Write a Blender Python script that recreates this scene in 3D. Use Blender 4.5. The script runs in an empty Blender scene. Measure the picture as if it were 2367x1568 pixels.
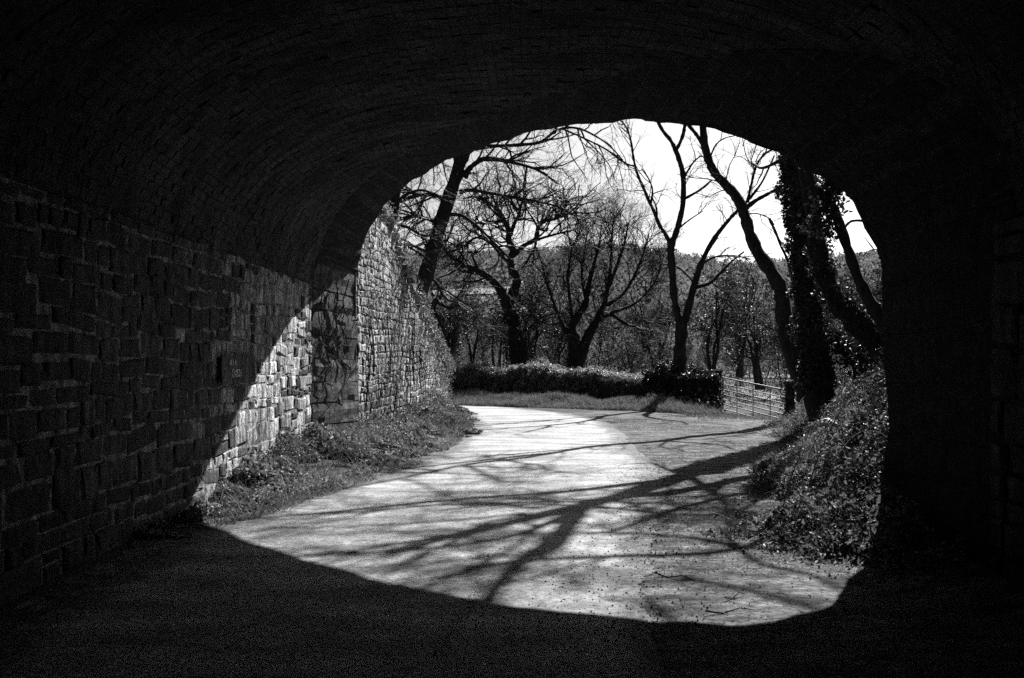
import bpy, math, random
import numpy as np
from mathutils import Matrix, Vector

# ------------------------------------------------------------------ camera, world, sun
SC = bpy.context.scene
COL = SC.collection
F = 2301.0; CX = 1183.5; HZ = 820.0; EYE = 1.6
AZ = 0.459; EL = 0.688                       # sun: to the right of straight ahead, and its height
cam = bpy.data.cameras.new('camera'); camo = bpy.data.objects.new('camera', cam); COL.objects.link(camo)
cam.sensor_width = 36.0; cam.lens = 36.0 * F / 2367.0; cam.shift_y = (HZ - 784.0) / 2367.0
cam.clip_start = 0.05; cam.clip_end = 6000.0
camo.location = (0, 0, EYE); camo.rotation_euler = (math.radians(90), 0, 0)
SC.camera = camo

world = bpy.data.worlds.new("World"); SC.world = world; world.use_nodes = True
wn = world.node_tree; wn.nodes.clear()
sky = wn.nodes.new('ShaderNodeTexSky'); sky.sky_type = 'NISHITA'; sky.sun_disc = False
sky.sun_elevation = EL; sky.sun_rotation = AZ
sky.air_density = 0.2; sky.dust_density = 1.2; sky.ozone_density = 1.0; sky.altitude = 0
sep = wn.nodes.new('ShaderNodeSeparateColor')            # black and white film behind a red filter
bg = wn.nodes.new('ShaderNodeBackground'); bg.inputs['Strength'].default_value = 0.055
wo = wn.nodes.new('ShaderNodeOutputWorld')
wn.links.new(sky.outputs[0], sep.inputs[0]); wn.links.new(sep.outputs[0], bg.inputs['Color'])
wn.links.new(bg.outputs[0], wo.inputs['Surface'])

sl = bpy.data.lights.new('sun', 'SUN'); sl.energy = 5.0; sl.angle = math.radians(0.5); sl.color = (1, 1, 1)
so = bpy.data.objects.new('sun', sl); COL.objects.link(so)
S = Vector((math.sin(AZ) * math.cos(EL), math.cos(AZ) * math.cos(EL), math.sin(EL)))   # towards the sun
so.rotation_euler = S.to_track_quat('Z', 'Y').to_euler(); so.location = (20, 40, 40)

SC.view_settings.view_transform = 'Standard'; SC.view_settings.look = 'None'
SC.view_settings.exposure = 1.9; SC.view_settings.gamma = 1.0
SC.view_settings.use_curve_mapping = False
SC.render.engine = 'CYCLES'
SC.cycles.use_denoising = False
SC.cycles.max_bounces = 6; SC.cycles.diffuse_bounces = 1; SC.cycles.glossy_bounces = 2
SC.cycles.transparent_max_bounces = 4

RNG = np.random.default_rng(7)
random.seed(7)

def at(px, py, D):
    return ((px - CX) / F * D, D, EYE - (py - HZ) / F * D)
def gpt(px, py, z=0.0):
    D = (EYE - z) * F / (py - HZ)
    return ((px - CX) / F * D, D)
def lift(px, py, h):
    """the point at height h whose shadow falls on that spot of the road"""
    x, y = gpt(px, py)
    k = h / math.tan(EL)
    return (x + k * math.sin(AZ), y + k * math.cos(AZ), h)

# ------------------------------------------------------------------ materials (all grey: a black and white print)
MATS = {}
def mat(name, lo, hi, scale=6.0, rough=0.9, bump=0.0, bscale=None, detail=6, aniso=None, rand=0.0,
        spec=0.06, extra=None, trans=0.0, bdist=0.02):
    m = bpy.data.materials.new(name); m.use_nodes = True
    nt = m.node_tree; N = nt.nodes; L = nt.links
    b = N['Principled BSDF']
    b.inputs['Roughness'].default_value = rough
    b.inputs['Specular IOR Level'].default_value = spec
    geo = N.new('ShaderNodeNewGeometry')
    src = geo.outputs['Position']
    if aniso:
        mp = N.new('ShaderNodeMapping'); mp.inputs['Scale'].default_value = aniso
        L.new(src, mp.inputs[0]); src2 = mp.outputs[0]
    else:
        src2 = src
    n = N.new('ShaderNodeTexNoise'); n.inputs['Scale'].default_value = scale
    n.inputs['Detail'].default_value = detail; n.inputs['Roughness'].default_value = 0.65
    L.new(src2, n.inputs['Vector'])
    r = N.new('ShaderNodeMapRange'); r.inputs[1].default_value = 0.33; r.inputs[2].default_value = 0.67
    r.inputs[3].default_value = lo; r.inputs[4].default_value = hi
    L.new(n.outputs[0], r.inputs[0])
    val = r.outputs[0]
    if extra:                                   # a second, larger layer of wear: (scale, strength, aniso)
        n2 = N.new('ShaderNodeTexNoise'); n2.inputs['Scale'].default_value = extra[0]; n2.inputs['Detail'].default_value = 4
        mp2 = N.new('ShaderNodeMapping'); mp2.inputs['Scale'].default_value = extra[2]
        L.new(src, mp2.inputs[0]); L.new(mp2.outputs[0], n2.inputs['Vector'])
        r2 = N.new('ShaderNodeMapRange'); r2.inputs[1].default_value = 0.35; r2.inputs[2].default_value = 0.65
        r2.inputs[3].default_value = 1 - extra[1]; r2.inputs[4].default_value = 1 + extra[1]
        L.new(n2.outputs[0], r2.inputs[0])
        mu = N.new('ShaderNodeMath'); mu.operation = 'MULTIPLY'
        L.new(val, mu.inputs[0]); L.new(r2.outputs[0], mu.inputs[1]); val = mu.outputs[0]
    if rand:
        oi = N.new('ShaderNodeObjectInfo')
        r3 = N.new('ShaderNodeMapRange'); r3.inputs[3].default_value = 1 - rand; r3.inputs[4].default_value = 1 + rand
        L.new(oi.outputs['Random'], r3.inputs[0])
        mu = N.new('ShaderNodeMath'); mu.operation = 'MULTIPLY'
        L.new(val, mu.inputs[0]); L.new(r3.outputs[0], mu.inputs[1]); val = mu.outputs[0]
    cc = N.new('ShaderNodeCombineColor')
    for i in range(3): L.new(val, cc.inputs[i])
    L.new(cc.outputs[0], b.inputs['Base Color'])
    if bump:
        nb = N.new('ShaderNodeTexNoise'); nb.inputs['Scale'].default_value = bscale or scale * 3
        nb.inputs['Detail'].default_value = 5; nb.inputs['Roughness'].default_value = 0.7
        L.new(src2 if (aniso and 'bark' in name) else src, nb.inputs['Vector'])
        bp = N.new('ShaderNodeBump'); bp.inputs['Strength'].default_value = bump; bp.inputs['Distance'].default_value = bdist
        L.new(nb.outputs[0], bp.inputs['Height']); L.new(bp.outputs[0], b.inputs['Normal'])
    if trans:
        tr = N.new('ShaderNodeBsdfTranslucent'); L.new(cc.outputs[0], tr.inputs['Color'])
        mx = N.new('ShaderNodeMixShader'); mx.inputs[0].default_value = trans
        out = N['Material Output']
        L.new(b.outputs[0], mx.inputs[1]); L.new(tr.outputs[0], mx.inputs[2]); L.new(mx.outputs[0], out.inputs['Surface'])
    MATS[name] = m
    return m
mat('asphalt', 0.10, 0.27, 22, 0.85, 1.0, 36, extra=(1.2, 0.42, (0.7, 2.2, 1)), spec=0.12, bdist=0.012)
mat('dirt', 0.008, 0.115, 13, 0.95, 1.0, 20, extra=(2.2, 0.75, (1, 1.8, 1)), bdist=0.035, detail=9, spec=.08)
mat('sandy', 0.025, 0.155, 16, 0.95, 1.0, 26, extra=(1.6, 0.5, (1, 1.6, 1)), bdist=0.025, spec=.08)
mat('shade_dark_stone', 0.015, 0.065, 7, 0.8, 0.8, 28, extra=(2.2, 0.45, (5, 5, 0.6)), rand=0.35, bdist=0.03)  # darker copy of the stone, with the tunnel's shade put into its colour
mat('soil', 0.015, 0.05, 5, 0.95, 0.8, 30)
mat('pasture', 0.05, 0.085, 0.15, 0.95, 0.3, 4)
mat('track', 0.10, 0.15, 4, 0.95, 0.5, 20)
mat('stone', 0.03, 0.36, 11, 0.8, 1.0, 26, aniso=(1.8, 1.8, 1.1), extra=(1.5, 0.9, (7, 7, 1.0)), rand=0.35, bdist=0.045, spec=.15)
mat('dark_stone', 0.008, 0.085, 8, 0.8, 1.0, 20, extra=(1.8, 0.4, (4, 4, 0.5)), rand=0.3, bdist=0.03)
mat('lime_mortar', 0.05, 0.28, 12, 0.95, 1.0, 30, extra=(1.6, 0.5, (7, 7, 0.8)), bdist=0.04)
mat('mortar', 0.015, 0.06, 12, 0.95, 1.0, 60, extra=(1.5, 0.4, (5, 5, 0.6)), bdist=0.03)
mat('shade_ring_stone', 0.006, 0.03, 8, 0.9, 1.0, 20, bdist=0.03, spec=.05)  # near black: the shade on the arch ring is put into the colour
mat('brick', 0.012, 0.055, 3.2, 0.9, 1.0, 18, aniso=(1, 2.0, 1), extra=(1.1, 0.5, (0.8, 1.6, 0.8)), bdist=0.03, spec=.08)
mat('bark', 0.012, 0.04, 9, 0.9, 0.9, 25, aniso=(1, 1, 0.3), bdist=0.03)
mat('pale_bark', 0.02, 0.06, 9, 0.85, 0.7, 25, aniso=(1, 1, 0.3), bdist=0.02)
mat('twig', 0.018, 0.045, 5, 0.75)
mat('field_grass', 0.012, 0.035, 2, 0.8, trans=.05)
mat('ivy_shade_leaf', 0.012, 0.055, 3, 0.6, spec=0.22, trans=0.12)  # serves real ivy, and the shade painted into the upper bank leaves
mat('cover_leaf', 0.015, 0.27, 7, 0.65, spec=0.15, trans=0.2)
mat('hedge_leaf', 0.07, 0.26, 4, 0.5, spec=0.4, trans=0.35)
mat('dead_grass', 0.07, 0.22, 6, 0.7, trans=0.2)
mat('grass', 0.05, 0.11, 2, 0.6, trans=0.25)
mat('litter', 0.05, 0.22, 20, 0.8)
mat('pebble', 0.06, 0.25, 30, 0.85)
mat('wood_mass', 0.085, 0.15, 0.12, 0.95, trans=0.4)
mat('thicket', 0.03, 0.09, 0.6, 0.8, trans=0.3)
mat('metal', 0.05, 0.10, 12, 0.5, 0.2, 60, spec=0.5)
mat('white_paint', 0.45, 0.65, 60, 0.8)
mat('turbine_white', 0.35, 0.4, 1, 0.5)
mat('pale_rock', 0.3, 0.5, 14, 0.7, 0.8, 40)

def dusty_edge(m):
    nt = m.node_tree; N = nt.nodes; L = nt.links; b = N['Principled BSDF']
    old = b.inputs['Base Color'].links[0].from_socket
    at_ = N.new('ShaderNodeAttribute'); at_.attribute_name = 'edge'
    geo = N.new('ShaderNodeNewGeometry')
    n1 = N.new('ShaderNodeTexNoise'); n1.inputs['Scale'].default_value = 1.6; n1.inputs['Detail'].default_value = 9; n1.inputs['Roughness'].default_value = .72
    L.new(geo.outputs['Position'], n1.inputs['Vector'])
    sub = N.new('ShaderNodeMath'); sub.operation = 'MULTIPLY_ADD'; L.new(n1.outputs[0], sub.inputs[0]); sub.inputs[1].default_value = 2.6
    neg = N.new('ShaderNodeMath'); neg.operation = 'MULTIPLY_ADD'; L.new(at_.outputs['Fac'], neg.inputs[0]); neg.inputs[1].default_value = -1.5; neg.inputs[2].default_value = -.75
    L.new(neg.outputs[0], sub.inputs[2])
    mr = N.new('ShaderNodeMapRange'); mr.inputs[1].default_value = -.12; mr.inputs[2].default_value = .3; L.new(sub.outputs[0], mr.inputs[0])
    n2 = N.new('ShaderNodeTexNoise'); n2.inputs['Scale'].default_value = 16; n2.inputs['Detail'].default_value = 9; L.new(geo.outputs['Position'], n2.inputs['Vector'])
    r2 = N.new('ShaderNodeMapRange'); r2.inputs[1].default_value = .3; r2.inputs[2].default_value = .7; r2.inputs[3].default_value = .012; r2.inputs[4].default_value = .12; L.new(n2.outputs[0], r2.inputs[0])
    cc = N.new('ShaderNodeCombineColor')
    for i in range(3): L.new(r2.outputs[0], cc.inputs[i])
    mx = N.new('ShaderNodeMix'); mx.data_type = 'RGBA'; L.new(mr.outputs[0], mx.inputs[0]); L.new(old, mx.inputs[6]); L.new(cc.outputs[0], mx.inputs[7])
    L.new(mx.outputs[2], b.inputs['Base Color'])
dusty_edge(MATS['asphalt'])

# ------------------------------------------------------------------ helpers
def tag(o, label=None, cat=None, group=None, kind=None):
    if label: o['label'] = label
    if cat: o['category'] = cat
    if group: o['group'] = group
    if kind: o['kind'] = kind
    return o
def empty(name, loc, label, cat, group=None):
    o = bpy.data.objects.new(name, None); COL.objects.link(o); o.location = loc; o.empty_display_size = 0.3
    return tag(o, label, cat, group)
def mesh_obj(name, V, Fc, m, parent=None, smooth=False, kind=None):
    """V: (n,3) world points, Fc: list/array of faces (all arrays of one width are fast)"""
    me = bpy.data.meshes.new(name)
    V = np.asarray(V, dtype=np.float32)
    org = np.array(parent.matrix_world.translation if parent and parent.parent is None and False else (0, 0, 0))
    if parent:
        p = parent; off = np.zeros(3)
        while p: off += np.array(p.location); p = p.parent
        V = V - off
    groups = Fc if isinstance(Fc, list) and len(Fc) and isinstance(Fc[0], np.ndarray) else [np.asarray(Fc, dtype=np.int32)]
    groups = [g for g in groups if len(g)]
    nl = sum(g.size for g in groups); nf = sum(len(g) for g in groups)
    me.vertices.add(len(V)); me.vertices.foreach_set('co', V.astype(np.float32).ravel())
    me.loops.add(nl); me.polygons.add(nf)
    me.loops.foreach_set('vertex_index', np.concatenate([g.ravel() for g in groups]).astype(np.int32))
    tot = np.concatenate([np.full(len(g), g.shape[1]) for g in groups]).astype(np.int32)
    st = np.concatenate([[0], np.cumsum(tot)[:-1]]).astype(np.int32)
    me.polygons.foreach_set('loop_start', st); me.polygons.foreach_set('loop_total', tot)
    me.polygons.foreach_set('use_smooth', np.full(nf, smooth))
    me.update(calc_edges=True); me.validate()
    me.materials.append(MATS[m])
    o = bpy.data.objects.new(name, me); COL.objects.link(o)
    if parent: o.parent = parent
    if kind: o['kind'] = kind
    return o
class MB:
    def __init__(s): s.V = []; s.Q = []; s.T = []; s.n = 0
    def add(s, V, Q=None, T=None):
        V = np.asarray(V, dtype=float).reshape(-1, 3); s.V.append(V)
        if Q is not None and len(Q): s.Q.append(np.asarray(Q, dtype=np.int64) + s.n)
        if T is not None and len(T): s.T.append(np.asarray(T, dtype=np.int64) + s.n)
        s.n += len(V)
    def box(s, c, h, R=None):
        c = np.array(c, float); h = np.array(h, float)
        v = np.array([(x, y, z) for x in (-1, 1) for y in (-1, 1) for z in (-1, 1)], float) * h
        if R is not None: v = v @ np.array(R).T
        s.add(v + c, [(0, 1, 3, 2), (4, 6, 7, 5), (0, 4, 5, 1), (2, 3, 7, 6), (0, 2, 6, 4), (1, 5, 7, 3)])
    def build(s, name, m, parent=None, smooth=False, kind=None):
        g = []
        if s.Q: g.append(np.concatenate(s.Q))
        if s.T: g.append(np.concatenate(s.T))
        return mesh_obj(name, np.concatenate(s.V), g, m, parent, smooth, kind)

def tubes(mb, P, R, k=3, cap=False):
    """P (N,S,3) paths, R (N,S) radii"""
    P = np.asarray(P, float); R = np.asarray(R, float)
    N, Sg, _ = P.shape
    T = np.empty_like(P); T[:, 1:-1] = P[:, 2:] - P[:, :-2]; T[:, 0] = P[:, 1] - P[:, 0]; T[:, -1] = P[:, -1] - P[:, -2]
    T /= np.linalg.norm(T, axis=2, keepdims=True) + 1e-9
    ref = np.where(np.abs(T[:, :1, 2:3]) > 0.85, np.array([1.0, 0, 0]), np.array([0, 0, 1.0]))
    A = np.empty_like(P)
    a = np.cross(T[:, 0], ref[:, 0]); a /= np.linalg.norm(a, axis=1, keepdims=True) + 1e-9
    for i in range(Sg):
        a = a - (a * T[:, i]).sum(1, keepdims=True) * T[:, i]
        a /= np.linalg.norm(a, axis=1, keepdims=True) + 1e-9
        A[:, i] = a
    B = np.cross(T, A)
    th = np.arange(k) * 2 * np.pi / k
    V = P[:, :, None] + R[:, :, None, None] * (A[:, :, None] * np.cos(th)[None, None, :, None] + B[:, :, None] * np.sin(th)[None, None, :, None])
    idx = np.arange(N * Sg * k).reshape(N, Sg, k)
    q = np.stack([idx[:, :-1], np.roll(idx[:, :-1], -1, axis=2), np.roll(idx[:, 1:], -1, axis=2), idx[:, 1:]], axis=-1).reshape(-1, 4)
    mb.add(V.reshape(-1, 3), q)
    if cap:
        for e in (0, Sg - 1):
            c = mb.n; mb.add(P[:, e])
            ids = idx[:, e] + (c - N * Sg * k) if False else None
    return V

def catmull(P, n):
    P = np.asarray(P, float)
    if len(P) < 3:
        t = np.linspace(0, 1, n)[:, None]; return P[0] * (1 - t) + P[-1] * t
    Q = np.vstack([2 * P[0] - P[1], P, 2 * P[-1] - P[-2]])
    u = np.linspace(0, len(P) - 1 - 1e-6, n); i = u.astype(int); t = (u - i)[:, None]
    a, b, c, d = Q[i], Q[i + 1], Q[i + 2], Q[i + 3]
    return 0.5 * (2 * b + (c - a) * t + (2 * a - 5 * b + 4 * c - d) * t**2 + (3 * b - a - 3 * c + d) * t**3)

def unit(v): return v / (np.linalg.norm(v, axis=-1, keepdims=True) + 1e-9)

def rays(starts, dirs, lens, segs, wob, up=0.0, rng=RNG, flat=0.0):
    N = len(starts); P = np.empty((N, segs + 1, 3)); P[:, 0] = starts; d = unit(np.array(dirs, float))
    for i in range(segs):
        d = d + rng.normal(size=(N, 3)) * wob; d[:, 2] += up
        if flat: d[:, 2] *= (1 - flat)
        d = unit(d)
        P[:, i + 1] = P[:, i] + d * (lens / segs)[:, None]
    return P
def spawn(P, R, n, tmin, ang, rng=RNG, tmax=1.0):
    """n children per path: start, direction, parent radius there"""
    N, Sg, _ = P.shape
    i = np.repeat(np.arange(N), n); t = rng.uniform(tmin, tmax, N * n) * (Sg - 1)
    k = np.minimum(t.astype(int), Sg - 2); f = (t - k)[:, None]
    st = P[i, k] * (1 - f) + P[i, k + 1] * f
    tan = unit(P[i, k + 1] - P[i, k])
    r = R[i, k] * (1 - f[:, 0]) + R[i, k + 1] * f[:, 0]
    a = unit(np.cross(tan, rng.normal(size=tan.shape)))
    th = ang * rng.uniform(0.6, 1.35, N * n)
    d = tan * np.cos(th)[:, None] + a * np.sin(th)[:, None]
    return st, d, r

def leaves(mb, C, size, bias=(0, 0, 0), rng=RNG, aspect=0.62, fold=0.15, spread=1.0):
    C = np.asarray(C, float); N = len(C)
    n = unit(rng.normal(size=(N, 3)) * spread + np.array(bias))
    t = unit(np.cross(n, rng.normal(size=(N, 3)))); b = np.cross(n, t)
    s = (np.asarray(size) * rng.uniform(0.6, 1.3, N))[:, None]
    v = np.stack([C - t * s * .5, C + b * s * aspect * .5 + n * s * fold, C + t * s * .5, C - b * s * aspect * .5 + n * s * fold], 1)
    i = np.arange(N)[:, None] * 4
    mb.add(v.reshape(-1, 3), None, np.concatenate([i + np.array([[0, 2, 1]]), i + np.array([[0, 3, 2]])]))
def blades(mb, base, h, w, lean=0.4, rng=RNG, segs=3, ldir=None):
    base = np.asarray(base, float); N = len(base)
    d = rng.normal(size=(N, 3)) * lean; d[:, 2] = 1
    if ldir is not None: d += np.array(ldir)
    d = unit(d); side = unit(np.cross(d, rng.normal(size=(N, 3))))
    hh = (h * rng.uniform(.5, 1.2, N))[:, None]
    ws = np.linspace(1, .15, segs + 1)
    pts = []; p = base.copy(); out = d.copy(); out[:, 2] = 0
    for j in range(segs + 1):
        pts += [p - side * w * ws[j] * .5, p + side * w * ws[j] * .5]
        dd = d + out * (j * 0.5) - np.array([0, 0, .12 * j]) ; p = p + unit(dd) * hh / segs
    V = np.stack(pts, 1)
    i = np.arange(N)[:, None] * (2 * (segs + 1))
    Q = np.concatenate([i + np.array([[2 * j, 2 * j + 1, 2 * j + 3, 2 * j + 2]]) for j in range(segs)])
    mb.add(V.reshape(-1, 3), Q)

def vnoise(x, y, sc, seed=0):
    """cheap smooth value noise, vectorised"""
    x = np.asarray(x, float) * sc; y = np.asarray(y, float) * sc
    xi = np.floor(x); yi = np.floor(y); fx = x - xi; fy = y - yi
    fx = fx * fx * (3 - 2 * fx); fy = fy * fy * (3 - 2 * fy)
    def h(a, b):
        v = np.sin(a * 127.1 + b * 311.7 + seed * 74.7) * 43758.5453; return v - np.floor(v)
    return (h(xi, yi) * (1 - fx) + h(xi + 1, yi) * fx) * (1 - fy) + (h(xi, yi + 1) * (1 - fx) + h(xi + 1, yi + 1) * fx) * fy
def sstep(a, b, x):
    t = np.clip((x - a) / (b - a), 0, 1); return t * t * (3 - 2 * t)

# ------------------------------------------------------------------ the lie of the land
ZD = [-200, -70, -34, 0, 30, 40, 60, 150, 300, 400, 500, 900, 1000, 1700, 4000]
ZZ = [30, 14, 0, 0, 0, -.15, -.5, -.5, 12, 26, 38, 92, 94, 60, 40]  # unseen rise behind the tunnel, added to block sky light at its rear
FOOT_Y = [-40, 2, 5, 7.2, 8.6, 11, 14, 18, 20.5, 23, 25.5, 27.5, 40]
FOOT_X = [3.0, 3.0, 2.9, 2.5, 1.9, 2.7, 3.6, 4.9, 5.4, 6.0, 7.2, 8.8, 12]
WX0, WY0, WM = -2.80, 17.95, 0.0445                     # wing wall line
WT_Y = [16, 17.9, 20, 21.5, 22.5, 23.9, 25.4, 28, 30, 31.4, 33.0]
WT_Z = [4.7, 4.65, 4.56, 4.4, 3.85, 3.47, 3.03, 2.33, 1.86, 1.46, 1.15]
def wingx(y): return WX0 + (y - WY0) * WM
def wingtop(y): return np.interp(y, WT_Y, WT_Z)
def gz(x, y):
    x = np.asarray(x, float); y = np.asarray(y, float)
    z = np.interp(y, ZD, ZZ)
    u = x / np.maximum(y, 50)
    far = sstep(200, 500, y)
    m = np.interp(u, [-.6, -.25, -.1, 0, .1, .17, .225, .27, .37, .7], [.8, .9, .95, 1.0, 1.01, .93, .82, .87, .93, .8])
    z = z * (1 + far * (m - 1)) + far * (vnoise(x, y, .012, 3) - .5) * 10
    z = z + sstep(60, 200, y) * (vnoise(x, y, .02, 5) - .5) * 4
    # right hand bank
    fx = np.interp(y, FOOT_Y, FOOT_X)
    A = np.interp(y, [-40, 4, 7, 9, 12, 18, 23, 27, 32, 40], [0, .05, .3, .75, 1.35, 1.5, 1.2, .5, 0, 0])
    b = A * sstep(0, 2.4, x - fx) + np.clip(x - fx - 2, 0, 12) * .22 * sstep(6, 10, y) * (1 - sstep(24, 30, y))
    z = z + b + (vnoise(x, y, 1.6, 1) - .5) * .16 * sstep(-.2, .8, x - fx) * sstep(3, 8, y) * (1 - sstep(40, 60, y))
    # embankment behind the left wall
    wl = np.where(y < 16.3, -3.29, np.where(y < WY0, -3.0, wingx(y)))
    em = np.interp(y, [-40, 18, 20, 22.5, 25.4, 28, 31.4, 34, 37], [4.6, 4.6, 4.4, 3.7, 2.9, 2.2, 1.3, .5, 0])
    e = sstep(.35, .9, wl - x) * em + np.clip(wl - x - .9, 0, 8) * .3 * (em / 4.6)
    z = z + e
    # left verge, low rise towards the wall
    z = z + .15 * sstep(0, 1.0, np.interp(y, [5, 9, 10, 12.4, 14.7, 17, 20.5, 24.5, 29.5, 34], [-3.2, -2.75, -2.4, -1.9, -1.3, -1.05, -.85, -.95, -1.4, -3]) - x) * sstep(10.5, 14, y) * (1 - sstep(30, 33, y))
    # dip at the field gate
    z = z - .38 * np.exp(-(((x - 7.6) / 2.2) ** 2 + ((y - 29.5) / 3.5) ** 2))
    # strip of verge in front of the hedge
    z = z + (.12 + .3 * vnoise(x, y, .8, 64)) * np.exp(-(((y - hedge_y(x)) + 1.9) / 1.0) ** 2) * sstep(-4, -2, x) * (1 - sstep(4, 6, x))
    return z
def hedge_y(x): return 35.8 - (np.asarray(x) + 2.2) * .62

xs = np.concatenate([-np.geomspace(2600, 12, 46), np.arange(-11.7, 14.1, .22), np.geomspace(14.4, 2600, 46)])
ys = np.concatenate([[-200, -70, -60, -45, -35], np.arange(-28, 42, .25), np.geomspace(42.4, 4000, 90)])
GX, GY = np.meshgrid(xs, ys)
GZ = gz(GX, GY)
nx, ny = len(xs), len(ys)
idx = np.arange(nx * ny).reshape(ny, nx)
Q = np.stack([idx[:-1, :-1], idx[:-1, 1:], idx[1:, 1:], idx[1:, :-1]], -1).reshape(-1, 4)
g = mesh_obj('ground', np.stack([GX, GY, GZ], -1).reshape(-1, 3), Q, 'soil', None, True, 'structure')

def strip(name, m, left, right, dz, n=220, k=14, kind='structure', rag=0.0):
    """sheet between two lines given as (x, y) lists, draped on the ground"""
    a = catmull(np.array([(p[0], p[1], 0) for p in left]), n); b = catmull(np.array([(p[0], p[1], 0) for p in right]), n)
    t = np.linspace(0, 1, k)
    if rag:
        s = np.arange(n)
        a[:, 0] += (vnoise(s, s * 0, .17, 11) + .5 * vnoise(s, s * 0, .9, 14) - .75) * rag; b[:, 0] += (vnoise(s, s * 0, .13, 12) + .5 * vnoise(s, s * 0, .8, 13) - .75) * rag
    V = a[:, None] * (1 - t)[None, :, None] + b[:, None] * t[None, :, None]
    V[..., 2] = np.maximum(gz(V[..., 0], V[..., 1]), -5) + dz
    i = np.arange(n * k).reshape(n, k)
    Q = np.stack([i[:-1, :-1], i[:-1, 1:], i[1:, 1:], i[1:, :-1]], -1).reshape(-1, 4)
    o = mesh_obj(name, V.reshape(-1, 3), Q, m, None, True, kind)
    W = np.linalg.norm(b[:, :2] - a[:, :2], axis=1)[:, None] * t[None]; W2 = np.linalg.norm(b[:, :2] - a[:, :2], axis=1)[:, None] * (1 - t)[None]
    at_ = o.data.attributes.new('edge', 'FLOAT', 'POINT'); at_.data.foreach_set('value', np.minimum(W * 1.3, W2).astype(np.float32).ravel())
    return o
strip('dirt_layby', 'dirt', [(-3.2, -26), (-3.25, 2), (-3.2, 9), (-3.1, 12), (-1.2, 20), (0, 24), (1.0, 26.5), (3, 28.5), (5.5, 30)],
      [(3.3, -26), (3.3, 2), (3.3, 7), (2.6, 9), (3.9, 14), (5.3, 18.5), (6.2, 22), (7.6, 26), (9.4, 28.5)], .006, k=40, rag=.25)
ROAD_L = [(-2.2, -26), (-2.7, 0), (-2.72, 8), (-2.62, 9), (-2.25, 10.1), (-1.96, 11.3), (-1.7, 12.4), (-1.17, 14.7), (-.92, 17.1), (-.75, 20.5), (-.85, 24.5), (-1.35, 28), (-3.2, 31.2), (-8, 33), (-20, 35)]
ROAD_R = [(.6, -26), (.4, 0), (.57, 6.1), (.8, 7.4), (1.04, 9), (1.4, 10.8), (1.65, 12.6), (1.77, 13.8), (1.85, 15.6), (1.88, 18), (2.0, 21), (1.9, 24), (.9, 27.6), (-1.6, 31), (-8, 34.6)] 
ROAD_R = ROAD_R[:-2] + [(-1.4, 31.3), (-7, 35.2), (-20, 38)]
ROAD_R = ROAD_R[-15:] if len(ROAD_R) > 15 else ROAD_R
strip('road', 'asphalt', [(p[0] - .12, p[1]) for p in ROAD_L], [(p[0] + .25, p[1]) for p in ROAD_R], .012, 500, 44, rag=.1)
strip('field_track', 'track', [(9.4, 37), (10.2, 42), (12, 52), (13.6, 64)], [(10.1, 37), (11.2, 42), (13.4, 52), (15.8, 64)], .01, 60, 6)
strip('pasture', 'pasture', [(-2, 95), (-5, 150)], [(26, 82), (60, 150)], .1, 30, 30)
strip('hillside_field', 'track', [(-30, 384), (-34, 418)], [(-1.5, 396), (3, 424)], .8, 8, 12)
strip('hillside_field', 'pasture', [(-26, 330), (-24, 362)], [(0, 345), (-1.5, 376)], .8, 8, 12)
strip('hillside_field', 'track', [(24, 372), (22, 410)], [(44, 380), (42, 406)], .8, 8, 12)

# ------------------------------------------------------------------ the bridge
FM = (8.93 - 17.93) / (3.34 + 2.77)                      # slope of the face line
def face_y(x): return 17.93 + FM * (x + 2.77)
def inner_y(x): return 16.33 + FM * (x + 3.29)
OUT = np.array([(-2.74, -.3), (-2.76, .12), (-2.77, .98), (-2.80, 2.07), (-2.82, 2.62), (-2.80, 3.01), (-2.70, 3.46), (-2.46, 3.88), (-2.15, 4.17),
                (-1.82, 4.36), (-1.25, 4.53), (-.81, 4.6), (-.33, 4.625), (.16, 4.61), (.55, 4.57), (.91, 4.51), (1.28, 4.42),
                (1.67, 4.28), (1.98, 4.12), (2.34, 3.89), (2.66, 3.63), (2.9, 3.37), (3.03, 3.21), (3.12, 3.05), (3.2, 2.87),
                (3.27, 2.66), (3.32, 2.38), (3.34, 2.07), (3.34, 1.7), (3.34, 1.1), (3.34, .5), (3.34, -.3)])
def resample(P, n):
    P = np.asarray(P, float); d = np.r_[0, np.cumsum(np.linalg.norm(np.diff(P, axis=0), axis=1))]
    s = np.linspace(0, d[-1], n); return np.stack([np.interp(s, d, P[:, j]) for j in range(P.shape[1])], 1), d[-1]
th = np.linspace(0, np.pi, 200); nn = 2.6
px_ = 3.315 * -np.sign(np.cos(th)) * np.abs(np.cos(th)) ** (2 / nn) + .025
pz_ = 2.3 + 2.15 * np.abs(np.sin(th)) ** (2 / nn)
INN = np.vstack([[(-3.29, -.3)], np.stack([px_, pz_], 1), [(3.34, -.3)]])
NP = 160
outc, LO = resample(catmull(np.c_[OUT, np.zeros(len(OUT))], 300)[:, :2], NP)
innc, LI = resample(INN, NP)
# smooth wobble so that the outline is not machine cut
wob = (vnoise(np.arange(NP) * 1.0, np.zeros(NP), .45, 9) - .5) * .05 + (vnoise(np.arange(NP) * 1.0, np.zeros(NP), 1.3, 19) - .5) * .02
outn = np.c_[np.gradient(outc[:, 1]), -np.gradient(outc[:, 0])]; outn /= np.linalg.norm(outn, axis=1, keepdims=True)
outc = outc + outn * wob[:, None]
FACE = np.c_[outc[:, 0], face_y(outc[:, 0]), outc[:, 1]]
INNER = np.c_[innc[:, 0], inner_y(innc[:, 0]), innc[:, 1]]

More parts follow.
